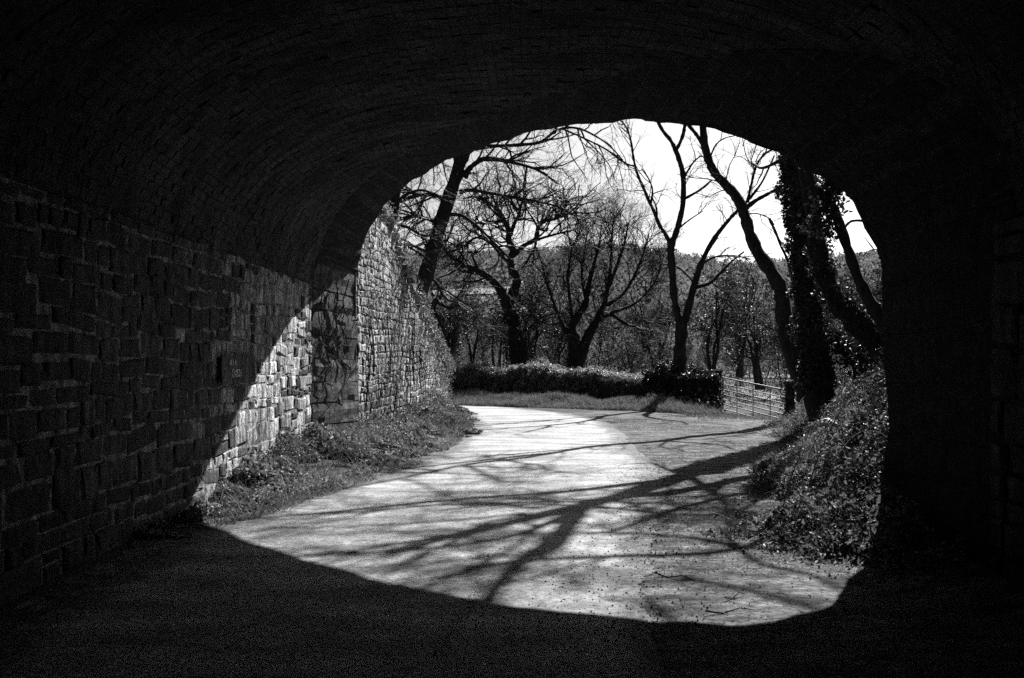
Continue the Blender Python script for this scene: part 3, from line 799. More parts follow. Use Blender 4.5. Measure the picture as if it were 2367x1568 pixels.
# many-stemmed upright tree
D = 46
up = .14
tree('multi_stemmed_tree', 'broom shaped bare tree with two stems fanning upward behind the hedge', at(1330, 870, D), [
    ('trunk', [(1330, 905, D, 48), (1331, 860, D, 42), (1330, 820, D, 38), (1328, 785, D, 28), (1322, 755, D, 22), (1340, 725, D, 18), (1354, 700, D, 15), (1362, 655, D, 11), (1376, 600, D, 8), (1386, 560, D, 5), (1390, 520, D, 3)], 20, .45),
    (B, [(1336, 840, D, 28), (1350, 800, D, 26), (1364, 768, D, 22), (1380, 740, D, 18), (1397, 705, D, 14), (1405, 668, D, 11), (1428, 610, D, 8), (1444, 560, D, 5), (1452, 515, D, 3)], 26, .4),
    (B, [(1326, 780, D, 12), (1308, 765, D, 10), (1290, 725, D, 8), (1278, 695, D, 7), (1262, 650, D, 5), (1250, 600, D, 3)], 12, .3),
    (B, [(1324, 750, D, 10), (1318, 700, D, 8), (1312, 640, D, 7), (1318, 600, D, 5), (1326, 555, D, 3)], 16, .3),
    (B, [(1380, 742, D, 12), (1412, 728, D, 9), (1440, 745, D, 8), (1465, 754, D, 6), (1485, 740, D, 5), (1500, 748, D, 3)], 9, .3),
    (B, [(1395, 710, D, 10), (1440, 680, D, 8), (1470, 630, D, 6), (1488, 585, D, 4), (1500, 540, D, 3)], 20, .3),
    (B, [(1405, 670, D, 9), (1412, 600, D, 6), (1414, 555, D, 5), (1418, 510, D, 3)], 16, .3),
    (B, [(1355, 700, D, 8), (1345, 640, D, 6), (1350, 590, D, 4), (1358, 535, D, 3)], 16, .3),
    (B, [(1410, 725, D, 8), (1470, 700, D, 6), (1515, 650, D, 4), (1535, 590, D, 3)], 14, .3),
    (B, [(1300, 745, D, 7), (1270, 750, D, 5), (1245, 740, D, 4), (1225, 720, D, 3)], 8, .3),
], [dict(n=1, len=1.55, ang=.75, wob=.26, up=.08, segs=6, r=.026), dict(n=5, len=1.1, ang=.65, wob=.3, up=.05, segs=5, r=.012),
    dict(n=5, len=.75, ang=.65, wob=.24, up=.05, segs=3, r=.008), dict(n=2, len=.4, ang=.6, wob=.25, up=.03, segs=2, r=.006)], 6, crownscale=1.25)

# twin stemmed tree by the gate, and its ivy clad foot
D = 31
T4 = tree('twin_stemmed_tree', 'slender twin stemmed ash like tree standing at the hedge end left of the gate', (5.25, 31, 0), [
    ('trunk', [(1572, 950, D, 90), (1571, 905, D, 52), (1571, 860, D, 34), (1573, 800, D, 30), (1576, 755, D, 28), (1566, 725, D, 19), (1559, 690, D, 18), (1555, 645, D, 17), (1552, 600, D, 17), (1551, 568, D, 18), (1562, 540, D, 13), (1572, 505, D, 13), (1579, 465, D, 12), (1579, 405, D, 12), (1570, 370, D, 12), (1561, 345, D, 11), (1548, 322, D, 9), (1534, 305, D, 8), (1517, 275, D, 7), (1500, 230, D, 5), (1490, 150, D, 3)], 9, .4),
    (B, [(1576, 760, D, 22), (1588, 725, D, 19), (1599, 682, D, 17), (1613, 632, D, 15), (1632, 585, D, 13), (1658, 542, D, 11), (1682, 512, D, 9), (1702, 490, D, 8), (1730, 462, D, 7), (1762, 420, D, 5), (1790, 360, D, 4)], 12, .4),
    (B, [(1551, 572, D, 11), (1540, 545, D, 10), (1525, 522, D, 9), (1512, 490, D, 8), (1500, 465, D, 8), (1486, 432, D, 7), (1473, 402, D, 7), (1464, 365, D, 6), (1459, 330, D, 5), (1450, 300, D, 4), (1434, 278, D, 4), (1400, 250, D, 3)], 14, .3),
    (B, [(1563, 348, D, 8), (1576, 320, D, 8), (1583, 290, D, 8), (1590, 240, D, 6), (1600, 170, D, 4)], 4, .5),
    (B, [(1582, 460, D, 7), (1600, 450, D, 6), (1620, 438, D, 6), (1645, 417, D, 4)], 3, .4),
    (B, [(1581, 412, D, 5), (1592, 392, D, 5), (1606, 372, D, 4), (1622, 360, D, 3)], 2, .4),
    (B, [(1567, 530, D, 5), (1585, 515, D, 4), (1602, 503, D, 3), (1625, 488, D, 2)], 4, .4),
    (B, [(1505, 470, D, 5), (1508, 440, D, 4), (1500, 415, D, 4), (1483, 390, D, 3)], 4, .2),
    (B, [(1520, 515, D, 4), (1517, 480, D, 4), (1508, 452, D, 3), (1530, 440, D, 2)], 4, .2),
    (B, [(1470, 385, D, 5), (1445, 378, D, 4), (1425, 360, D, 3), (1400, 345, D, 3)], 4, .2),
    (B, [(1604, 665, D, 9), (1640, 655, D, 8), (1665, 632, D, 7), (1690, 606, D, 5), (1720, 582, D, 4)], 8, .3),
    (B, [(1622, 610, D, 6), (1655, 594, D, 5), (1700, 592, D, 4), (1735, 600, D, 3)], 8, .3),
    (B, [(1606, 655, D, 5), (1570, 620, D, 4), (1540, 612, D, 3)], 4, .3),
    (B, [(1640, 650, D, 4), (1665, 668, D, 3), (1700, 690, D, 2)], 4, .3),
], [dict(n=1, len=.95, ang=.8, wob=.2, up=.03, segs=5, r=.018), dict(n=3, len=.5, ang=.7, wob=.25, up=.02, segs=4, r=.008), dict(n=2, len=.26, ang=.7, wob=.25, up=0, segs=2, r=.006)], 8)
Pi, Ri = limb([(1572, 950, D, 100), (1571, 905, D, 60), (1571, 860, D, 36)])
ivy_on(T4, Pi, Ri, 5000, .09, 9, .9)

# leaning trunk
D = 24
T5 = tree('leaning_tree', 'thick bare trunk leaning left over the lane just left of the ivy column', (7.1, 24, 1.1), [
    ('trunk', [(1885, 960, D, 66), (1868, 905, D, 54), (1846, 850, D, 44), (1824, 792, D, 40), (1812, 730, D, 38), (1806, 675, D, 36), (1784, 630, D, 33), (1754, 587, D, 27), (1734, 542, D, 25), (1720, 495, D, 25), (1702, 455, D, 22), (1677, 427, D, 22), (1650, 396, D, 21), (1632, 350, D, 19), (1625, 297, D, 17), ('w', 4.6, 24.3, 8.3, .08), ('w', 4.5, 24.8, 9.6, .065), ('w', 4.3, 24.4, 10.9, .05), ('w', 4.0, 24.2, 12.2, .03)], 14, .55),
    (B, [(1722, 482, D, 14), (1750, 462, D, 10), (1778, 447, D, 9), (1808, 430, D, 8), (1850, 395, D, 7), (1880, 340, D, 5)], 4, .4),
    (B, [(1728, 468, D, 7), (1738, 420, D, 6), (1748, 385, D, 6), (1766, 358, D, 5), (1792, 340, D, 4), (1820, 300, D, 4)], 5, .3),
    (B, [(1630, 345, D, 10), (1612, 315, D, 9), (1592, 290, D, 9), (1560, 250, D, 7), (1500, 200, D, 5)], 6, .5),
    (B, [(1642, 362, D, 4), (1655, 335, D, 4), (1675, 320, D, 3), (1700, 314, D, 2)], 2, .5),
    (B, [(1722, 495, D, 3), (1750, 494, D, 3), (1778, 505, D, 3), (1790, 520, D, 2)], 3, .3),
    (B, [(1778, 505, D, 7), (1792, 535, D, 7), (1806, 570, D, 6), (1824, 610, D, 6), (1834, 660, D, 8)], 2, .3),
    (B, [('w', 4.55, 24.2, 7.6, .07), ('w', 3.9, 24, 8.6, .055), ('w', 3.0, 23.6, 9.3, .04), ('w', 1.9, 23.4, 10, .025)], 7, .3),
    (B, [('w', 4.5, 24.8, 9.6, .05), ('w', 5.4, 24.6, 10.6, .04), ('w', 6.2, 25, 11.6, .02)], 5, .3),
] + high_limbs(4.5, 24.6, 8.6, 7, 61), [dict(n=1, len=1.1, ang=.8, wob=.22, up=.05, segs=5, r=.02), dict(n=4, len=.6, ang=.7, wob=.26, up=.02, segs=4, r=.009), dict(n=3, len=.3, ang=.7, wob=.25, up=0, segs=2, r=.006)], 11, crownscale=1.5)

# ivy clad column of a tree
D = 20
T6 = tree('ivy_clad_tree', 'massive upright trunk wrapped in ivy on the right bank beside the arch', (6.2, 20, 1.2), [
    ('trunk', [(1905, 980, D, 90), (1893, 900, D, 64), (1884, 830, D, 52), (1872, 720, D, 48), (1864, 600, D, 50), (1853, 480, D, 50), (1842, 380, D, 52), (1838, 300, D, 48), (1834, 200, D, 42), (1826, 60, D, 34), ('w', 5.4, 20.2, 9.5, .12), ('w', 5.2, 20.5, 11.5, .07)], 14, .6),
    (B, [('w', 5.6, 20.1, 6.9, .10), ('w', 5.0, 20.3, 8.0, .08), ('w', 4.3, 20.6, 8.8, .06), ('w', 3.2, 20.4, 9.6, .04), ('w', 2.2, 20.2, 10.1, .02)], 9, .3),
    (B, [('w', 5.65, 20.1, 6.2, .09), ('w', 6.3, 20.0, 7.4, .07), ('w', 7.0, 20.1, 8.8, .05), ('w', 7.4, 19.8, 10.2, .03)], 9, .3),
    (B, [('w', 5.5, 20.1, 8.4, .07), ('w', 4.9, 19.5, 9.5, .05), ('w', 4.0, 19.0, 10.3, .03)], 7, .3),
] + high_limbs(5.3, 20.4, 7.6, 7, 62), [dict(n=1, len=1.3, ang=.8, wob=.22, up=.05, segs=5, r=.025), dict(n=4, len=.7, ang=.7, wob=.26, up=.02, segs=4, r=.010), dict(n=3, len=.35, ang=.7, wob=.25, up=0, segs=2, r=.006)], 13, crownscale=1.5)
Pi, Ri = limb([(1893, 900, D, 56), (1884, 830, D, 46), (1872, 720, D, 44), (1862, 600, D, 50), (1850, 480, D, 56), (1842, 380, D, 56), (1838, 310, D, 44)])
ivy_on(T6, Pi, Ri, 15000, .07, 14, .2)

# curved trunk on the bank; its top throws the big forked shadow on the lane
D = 17
T7 = tree('curved_tree', 'thick curved trunk sweeping up from the right bank into the ivy column', (6.6, 17, 1.5), [
    ('trunk', [(2085, 850, D, 80), (2040, 806, D, 66), (1990, 752, D, 54), (1940, 702, D, 48), (1908, 640, D, 42), (1888, 560, D, 38), (1876, 470, 17.4, 34), ('w', 5.05, 18.0, 6.0, .13), ('w', 4.95, 18.7, 7.0, .13)] + [('w',) + lift(1345, 1172, 8.0) + (.12,), ('w',) + lift(1290, 1245, 8.8) + (.10,), ('w',) + lift(1190, 1312, 9.6) + (.085,), ('w',) + lift(1130, 1385, 10.4) + (.07,), ('w',) + lift(1090, 1470, 11.4) + (.05,)], 14, .55),
    (B, [('w',) + lift(1340, 1180, 8.0) + (.07,), ('w',) + lift(1220, 1232, 8.5) + (.055,), ('w',) + lift(1080, 1262, 8.9) + (.045,), ('w',) + lift(900, 1278, 9.2) + (.035,), ('w',) + lift(690, 1292, 9.6) + (.02,)], 9, .4),
    (B, [('w',) + lift(1400, 1162, 7.6) + (.05,), ('w',) + lift(1200, 1165, 8.0) + (.035,), ('w',) + lift(1000, 1172, 8.4) + (.028,), ('w',) + lift(840, 1186, 8.7) + (.022,), ('w',) + lift(690, 1192, 9.0) + (.015,)], 8, .4),
    (B, [('w',) + lift(1310, 1230, 8.5) + (.06,), ('w',) + lift(1290, 1270, 9.1) + (.05,), ('w',) + lift(1210, 1300, 9.3) + (.03,)], 2, .4),
    (B, [('w',) + lift(1680, 1108, 5.2) + (.06,), ('w',) + lift(1640, 1145, 5.8) + (.04,), ('w',) + lift(1560, 1150, 6.4) + (.02,)], 2, .4),
    (B, [('w',) + lift(1640, 1130, 5.3) + (.04,), ('w',) + lift(1540, 1085, 5.3) + (.03,), ('w',) + lift(1500, 1070, 5.6) + (.02,)], 2, .4),
] + high_limbs(4.98, 18.9, 7.6, 5, 63), [dict(n=1, len=1.2, ang=.8, wob=.22, up=.05, segs=5, r=.02), dict(n=4, len=.7, ang=.7, wob=.26, up=.02, segs=4, r=.009), dict(n=3, len=.35, ang=.7, wob=.25, up=0, segs=2, r=.006)], 15, crownscale=1.5)
Pi, Ri = limb([(2085, 850, D, 80), (2040, 806, D, 66), (1990, 752, D, 54), (1940, 702, D, 48), (1908, 640, D, 42), (1888, 560, D, 40)])
ivy_on(T7, Pi, Ri, 2200, .06, 16, .1)

# slender stem furthest right
D = 16
T8 = tree('slender_tree', 'slender bare stem leaning left at the far right edge of the arch', (6.2, 16, 1.5), [
    ('trunk', [(2090, 840, D, 40), (2052, 772, D, 32), (2008, 692, D, 28), (1978, 630, D, 25), (1951, 550, D, 24), (1926, 484, D, 22), (1898, 447, D, 20), (1876, 424, D, 18), ('w', 4.6, 16.1, 5.3, .06)] + [('w',) + lift(1500, 1200, 6.3) + (.045,), ('w',) + lift(1440, 1225, 7.0) + (.03,), ('w',) + lift(1370, 1238, 7.9) + (.015,)], 14, .5),
    (B, [(1946, 535, D, 7), (1964, 514, D, 6), (1984, 510, D, 6), (2012, 512, D, 5), (2060, 500, D, 4)], 4, .3),
    (B, [(1926, 484, D, 8), (1918, 455, D, 8), (1926, 415, D, 7), (1935, 370, D, 6), ('w', 5.1, 15.8, 5.5, .03)], 4, .3),
    (B, [('w', 6.3, 16, 1.6, .12), ('w', 6.7, 15.6, 3.2, .10), ('w', 6.3, 15.4, 5.0, .08), ('w',) + lift(1718, 1268, 6.3) + (.06,), ('w',) + lift(1560, 1285, 7.2) + (.05,), ('w',) + lift(1400, 1291, 7.8) + (.045,), ('w',) + lift(1190, 1302, 8.4) + (.038,), ('w',) + lift(1060, 1328, 8.9) + (.03,), ('w',) + lift(940, 1356, 9.5) + (.02,)], 12, .6),
    (B, [('w',) + lift(1400, 1291, 7.8) + (.025,), ('w',) + lift(1290, 1325, 8.5) + (.02,), ('w',) + lift(1150, 1360, 9.2) + (.012,)], 3, .3),
] + high_limbs(5.6, 16.0, 6.9, 5, 64), [dict(n=1, len=.9, ang=.8, wob=.22, up=.05, segs=5, r=.014), dict(n=4, len=.5, ang=.7, wob=.26, up=.02, segs=4, r=.007), dict(n=3, len=.3, ang=.7, wob=.25, up=0, segs=2, r=.005)], 17, crownscale=1.5)
Pi, Ri = limb([(1932, 400, D, 14), (1920, 440, D, 16), (1912, 480, D, 22), (1900, 515, D, 30), (1890, 545, D, 30)])
ivy_on(T8, Pi, Ri, 1300, .075, 18, .3)

shade_tr = empty('added_shade_tree', (7.9, 17.6, 1.6), 'added evergreen out of view behind the right pier, shading the upper bank', 'tree')  # unseen tree, added to throw shade on the upper bank
P_, R_ = limb([('w', 7.9, 17.6, 1.4, .12), ('w', 7.95, 17.5, 3.5, .09), ('w', 7.85, 17.6, 6.3, .03)]); build_tube(P_, R_, 'trunk', 'bark', shade_tr, 8, 3)
r_ = np.random.default_rng(52); N_ = 9000; C_ = unit(r_.normal(size=(N_, 3))) * (r_.random((N_, 1)) ** .4) * np.array([1.25, 1.6, 2.1]) * (.75 + .5 * r_.random((N_, 1))) * .85
mb = MB(); leaves(mb, C_ + np.array([8.05, 17.6, 4.6]), .13, (0, 0, .4), r_, .7); mb.build('crown', 'ivy_shade_leaf', shade_tr, kind='stuff')
# smaller bare trees and scrub behind the hedge
def scrub(name, label, px, py, D, hpx, wpx, seed, stems=3, leafy=0, group=None, tm='pale_bark'):
    r = np.random.default_rng(seed); base = at(px, py, D); sc = hpx / F * D
    root = empty(name, base, label, 'tree' if sc > 2.5 else 'bush', group)
    L = []
    for s in range(stems):
        a = r.uniform(-.5, .5) * wpx / hpx * 1.1
        pts = [('w', base[0] + r.normal() * .1, base[1] + r.normal() * .1, base[2] - .3, .02 * sc + .02)]
        x, y, z = base
        for k in range(1, 5):
            x += a * sc * .22 + r.normal() * .05 * sc; y += r.normal() * .05 * sc; z += sc * .22
            pts.append(('w', x, y, z, (.018 * sc + .015) * (1 - k * .2) + .006))
        P, R = limb(pts, seed=seed + s); build_tube(P, R, 'trunk' if s == 0 else 'stem', tm, root, 6, seed + s)
        L.append((P, R, 11, .2))
    o, Pt = crown(root, L, [dict(n=1, len=sc * .36, ang=.8, wob=.26, up=.08, segs=5, r=.03), dict(n=5, len=sc * .2, ang=.8, wob=.3, up=.04, segs=4, r=.014), dict(n=4, len=sc * .11, ang=.8, wob=.3, up=.02, segs=3, r=.010), dict(n=2, len=sc * .06, ang=.8, wob=.3, up=.0, segs=2, r=.009)], seed)
    if leafy:
        mb = MB(); q = Pt.reshape(-1, 3); q = q[r.integers(len(q), size=leafy)] + r.normal(size=(leafy, 3)) * .12
        leaves(mb, q, .11, (0, 0, .5), r, .7); mb.build('leaves', 'ivy_shade_leaf', root, kind='stuff')
    return root
SCR = [
    ('bare_tree', 'small bare tree with thin straight stem behind the left of the hedge', 1090, 850, 46, 190, 120, 2, 1200),
    ('bare_tree', 'thin scrubby tree close to the left side of the gnarled oak', 1150, 850, 50, 150, 90, 2, 900),
    ('holly_bush', 'glossy leaved bush close to the right side of the gnarled oak', 1240, 850, 48, 190, 120, 3, 2600),
    ('holly_bush', 'glossy leaved bush between the wing wall end and the hedge', 1048, 850, 41, 120, 70, 3, 1600),
    ('bare_tree', 'thicket tree close behind the foot of the broom shaped tree', 1290, 855, 56, 150, 130, 3, 500),
    ('bare_tree', 'round bare tree between the broom shaped tree and the twin stemmed tree', 1470, 850, 70, 200, 190, 4, 300),
    ('bare_tree', 'low bare tree to the left of the twin stemmed tree trunk', 1520, 852, 58, 170, 130, 3, 400),
    ('crooked_tree', 'crooked dark scrub tree just right of the twin stemmed tree', 1640, 850, 44, 200, 150, 3, 1500),
    ('bare_tree', 'wide bare tree filling the gap above the field gate', 1710, 860, 60, 230, 220, 4, 700),
    ('crooked_tree', 'contorted old tree beyond the field gate', 1755, 885, 46, 190, 200, 3, 900),
    ('bare_tree', 'tangled tree seen between the leaning trunk and the ivy column', 1840, 880, 40, 220, 160, 3, 800),
    ('bare_tree', 'bare tree behind the curved trunk on the right bank', 1960, 830, 30, 200, 150, 4, 900),
    ('holly_bush', 'glossy bush on the right bank between the curved trunk and the arch', 1985, 875, 20, 90, 110, 3, 1100),
    ('bare_tree', 'bare tree at the far right with its top against the sky', 2060, 800, 34, 200, 120, 4, 600),
]
for j, (nm, lb, px, py, D, hp, wp, st, lf) in enumerate(SCR): scrub(nm, lb, px, py, D, hp, wp, 200 + j * 7, st, lf)
# far thickets of the valley, read as one mass
rng = np.random.default_rng(77)
mb = MB(); N = 420
Dd = rng.uniform(52, 260, N) ; uu = rng.uniform(-.14, .42, N); X = uu * Dd; Z = gz(X, Dd)
keep = ~((Dd < 150) & (uu > .07) & (uu < .17) & (Dd > 78)); X, Dd, Z = X[keep], Dd[keep], Z[keep]; N = len(X)
st = np.stack([X, Dd, Z], 1); H = rng.uniform(2.5, 7, N) * np.interp(Dd, [50, 260], [.7, 1.3])
P = rays(st, np.tile([0, 0, 1.0], (N, 1)), H, 5, .14, .1, rng); R = (H * .010)[:, None] * np.linspace(1, .4, 6)[None]; tubes(mb, P, R, 4)
s_, d_, r_ = spawn(P, R, 11, .15, .8, rng); hh = np.repeat(H, 11)
P = rays(s_, d_, hh * rng.uniform(.22, .5, len(s_)), 4, .25, .1, rng); R = np.minimum(r_ * .6, .05)[:, None] * np.linspace(1, .5, 5)[None]; tubes(mb, P, R, 3)
s_, d_, r_ = spawn(P, R, 7, .2, .8, rng); hh = np.repeat(hh, 7)
P = rays(s_, d_, hh * rng.uniform(.1, .22, len(s_)), 3, .25, .06, rng); tubes(mb, P, np.full(P.shape[:2], .016), 3)
q = P.reshape(-1, 3); q = q[rng.integers(len(q), size=110000)] + rng.normal(size=(110000, 3)) * .3
q[:, 2] = np.where(rng.random(110000) < .5, gz(q[:, 0], q[:, 1]) + rng.random(110000) ** 1.3 * 2.4, q[:, 2])
leaves(mb, q, .17, (0, 0, .3), rng, .6)
o = mb.build('valley_thicket', 'thicket', kind='stuff'); tag(o, 'tangle of bare trees filling the valley beyond the hedge', 'thicket')
# woods on the hill
mb = MB(); N = 5200
Dd = 240 + 800 * rng.random(N) ** .8; uu = rng.uniform(-.2, .48, N); X = uu * Dd; Z = gz(X, Dd)
def infield(x, y):
    return ((x > -34) & (x < 3) & (y > 322) & (y < 426)) | ((x > 21) & (x < 45) & (y > 364) & (y < 412))
k = ~infield(X, Dd) & (vnoise(X, Dd, .012, 8) > .22); X, Dd, Z = X[k], Dd[k], Z[k]; N = len(X)
M_ = 30; Rr = rng.uniform(2.5, 5.5, N)
C = unit(rng.normal(size=(N, M_, 3))) * (rng.random((N, M_, 1)) ** .4) * Rr[:, None, None] * np.array([1, 1, .9])
C = C + np.stack([X, Dd, Z + Rr * .8], 1)[:, None]
leaves(mb, C.reshape(-1, 3), np.repeat(Rr * .42, M_), (0, 0, .3), rng, .8)
o = mb.build('hillside_wood', 'wood_mass', kind='stuff'); tag(o, 'wooded hillside across the valley', 'woodland')

# ------------------------------------------------------------------ hedge
def hedge(name, label, pts, h, w, n, seed, mname='hedge_leaf', size=.075, lump=.25, top=None, cat='hedge', leaf_name='leaves'):
    r = np.random.default_rng(seed); pts = np.array(pts, float)
    root = empty(name, (pts[0][0], pts[0][1], 0), label, cat)
    P, L = resample(pts, 60)
    T = unit(np.gradient(P, axis=0)); Nn = np.stack([-T[:, 1], T[:, 0]], 1)
    s = np.arange(60); 
    def hh(s_): return np.interp(s_, s, h if np.ndim(h) == 0 else np.interp(s, np.linspace(0, 59, len(h)), h)) if np.ndim(h) else h + 0 * s_
    mb = MB(); a = np.linspace(0, np.pi, 9)
    V = []
    for i_ in range(60):
        hi = float(hh(float(i_))); zz = float(gz(P[i_, 0], P[i_, 1]))
        for q in a:
            ca, sa = math.cos(q), math.sin(q)
            wx = np.sign(ca) * abs(ca) ** .5 * w * .4; wz = (sa ** .6) * hi * .88
            V.append((P[i_, 0] + Nn[i_, 0] * wx, P[i_, 1] + Nn[i_, 1] * wx, zz + wz))
    i = np.arange(60 * 9).reshape(60, 9)
    mb.add(V, np.stack([i[:-1, :-1], i[:-1, 1:], i[1:, 1:], i[1:, :-1]], -1).reshape(-1, 4)); mb.build('shade_core', 'bark', root, True)  # solid dark shell under the leaves, added to block light
    ml = MB(); t = r.uniform(0, 59, n); q = r.uniform(0, np.pi, n) 
    q = np.where(r.random(n) < .55, np.pi / 2 + r.normal(size=n) * .5, q); q = np.clip(q, 0, np.pi)
    px = np.interp(t, s, P[:, 0]); py = np.interp(t, s, P[:, 1]); nx_ = np.interp(t, s, Nn[:, 0]); ny_ = np.interp(t, s, Nn[:, 1])
    lum = 1 + (vnoise(t, q * 2, .23, seed) - .5) * lump * .7 + (vnoise(t, q * 2, 1.7, seed + 1) - .5) * lump * .6
    k = r.uniform(.86, 1.05, n) * lum
    wx = np.sign(np.cos(q)) * np.abs(np.cos(q)) ** .5 * w * .46 * k; wz = np.sin(q) ** .6 * hh(t) * k
    C = np.stack([px + nx_ * wx, py + ny_ * wx, gz(px, py) + wz], 1)
    m3 = n // 7; t = r.uniform(0, 59, m3); o_ = r.normal(size=m3) * w * .2
    C2 = np.stack([np.interp(t, s, P[:, 0]) + np.interp(t, s, Nn[:, 0]) * o_, np.interp(t, s, P[:, 1]) + np.interp(t, s, Nn[:, 1]) * o_, np.zeros(m3)], 1)
    C2[:, 2] = gz(C2[:, 0], C2[:, 1]) + hh(t) * (1 + (vnoise(t, o_ * 0 + 3, .23, seed) - .5) * lump * .6) * .98 + r.random(m3) ** 1.5 * .16
    if top:
        mt = MB(); m4 = n // 8; t = r.uniform(0, 59, m4); o_ = r.uniform(-1, 1, m4) * w * .42
        C3 = np.stack([np.interp(t, s, P[:, 0]) + np.interp(t, s, Nn[:, 0]) * o_, np.interp(t, s, P[:, 1]) + np.interp(t, s, Nn[:, 1]) * o_, np.zeros(m4)], 1)
        C3[:, 2] = gz(C3[:, 0], C3[:, 1]) + hh(t) * (1 + (vnoise(t, o_ * 0 + 3, .23, seed) - .5) * lump * .5 + (vnoise(t, o_ * 0 + 3, 1.1, seed + 2) - .5) * .15) * (.96 - .25 * (np.abs(o_) / w * 2) ** 2)
        blades(mt, C3, .17, .013, .9, r); mt.build('top_growth', top, root, kind='stuff')
    C = np.concatenate([C, C2])
    leaves(ml, C, size, (0, 0, .7), r, .75); ml.build('leaves', mname, root, kind='stuff')
    return root
hedge('clipped_hedge', 'long low leafy hedge curving along the far side of the lane', [(-6, 38), (-2.4, 36.1), (0, 34.5), (2.4, 32.9), (4.6, 31.4)], [1.25, 1.2, 1.15, 1.05, 1.0, .95], 1.5, 120000, 41, lump=.7, size=.06, top='dead_grass')
hedge('ivy_mound', 'dark ivy covered bank round the twin stemmed tree beside the gate', [(4.1, 31.3), (5.3, 31.2), (6.3, 31.5)], [.85, 1.2, 1.2, 1.0], 1.5, 16000, 43, 'ivy_shade_leaf', .085, .5)

hedge('round_bush', 'low rounded bush in the field behind the broom shaped tree', [at(1402, 862, 52)[:2], at(1440, 862, 54)[:2], at(1476, 862, 52)[:2]], [.35, 1.0, .9, .3], 1.8, 5000, 47, 'thicket', .08, .3, cat='bush')
hedge('round_bush', 'pale twiggy bush leaning beside the foot of the gnarled oak', [at(1226, 862, 47)[:2], at(1246, 862, 47)[:2], at(1272, 862, 46)[:2]], [1.5, 1.6, 1.0, .3], 1.2, 6000, 48, 'hedge_leaf', .07, .4, cat='bush')
# gate
def bar(mb, a, b, r, k=6):
    tubes(mb, np.array([[a, b]], float), np.array([[r, r]]), k)
GL0 = np.array(at(1671, 946, 32)); GL1 = np.array(at(1671, 873, 32)); GR1 = np.array(at(1819, 903, 28.5)); GR0 = GR1 + (GL0 - GL1)
gate = empty('field_gate', tuple(GL0), 'tubular metal field gate with seven bars at the field entrance', 'gate')
for j in range(7):
    f = [0, .16, .31, .46, .62, .79, 1.0][j]
    mb = MB(); bar(mb, GL0 * (1 - f) + GL1 * f, GR0 * (1 - f) + GR1 * f, .024 if j == 6 else .016); mb.build('bar', 'metal', gate, True)
for f in (0, .24, .5, .76, 1.0):
    a = GL0 * (1 - f) + GR0 * f; b = GL1 * (1 - f) + GR1 * f
    mb = MB(); bar(mb, a, b, .026 if f in (0, 1.0) else .014, 6); mb.build('upright', 'metal', gate, True)
def post(px, py0, py1, D, w, label):
    a = np.array(at(px, py0, D)); b = np.array(at(px, py1, D)); r = empty('gate_post', tuple(a), label, 'post')
    mb = MB(); mb.box((a + b) / 2, (w / 2, w / 2, (b[2] - a[2]) / 2 + .1)); o = mb.build('shaft', 'dark_stone', r)
    mb = MB(); mb.box((b[0], b[1], b[2] + .13), (w / 2 + .03, w / 2 + .03, .04)); mb.build('cap', 'dark_stone', r)
    m2 = MB(); N = 900; rr = np.random.default_rng(int(px)); C = np.stack([a[0] + rr.normal(size=N) * w * .55, a[1] + rr.normal(size=N) * w * .55, rr.uniform(a[2], b[2] + .2, N)], 1)
    leaves(m2, C, .07, (0, 0, .5), rr); m2.build('ivy_leaves', 'ivy_shade_leaf', r, kind='stuff')
post(1655, 955, 868, 32.2, .3, 'square ivy grown stone post at the left end of the field gate')
post(1826, 965, 895, 28.4, .22, 'dark post at the right end of the field gate under the leaning tree')

# wind turbine on the far hill
TD = 1000.0
hub = np.array(at(2019, 578, TD)); gzz = float(gz(hub[0], TD))
tb = empty('wind_turbine', (hub[0], hub[1], gzz), 'white wind turbine on the skyline at the far right', 'wind turbine')
mb = MB(); tubes(mb, np.array([[(hub[0], TD, gzz - 3), tuple(hub)]]), np.array([[.95, .6]]), 10); mb.build('tower', 'turbine_white', tb, True)
mb = MB(); mb.box(hub + np.array([0, .5, 0]), (1.0, 2.4, 1.0)); mb.build('nacelle', 'turbine_white', tb)
for ang in (128, 248, 8):
    a = math.radians(ang); d = np.array([math.cos(a), 0, math.sin(a)]); Lb = 19
    pp = np.stack([hub + d * t * Lb + np.array([0, -2, 0]) for t in np.linspace(0.02, 1, 7)])
    mb = MB(); tubes(mb, pp[None], np.array([[.5, .8, .68, .55, .42, .3, .12]]), 6); mb.build('blade', 'turbine_white', tb, True)

# ------------------------------------------------------------------ ground cover
rng = np.random.default_rng(91)
def lroad(y): return np.interp(y, [p[1] for p in ROAD_L], [p[0] for p in ROAD_L])
def rroad(y): return np.interp(y, [p[1] for p in ROAD_R], [p[0] for p in ROAD_R])
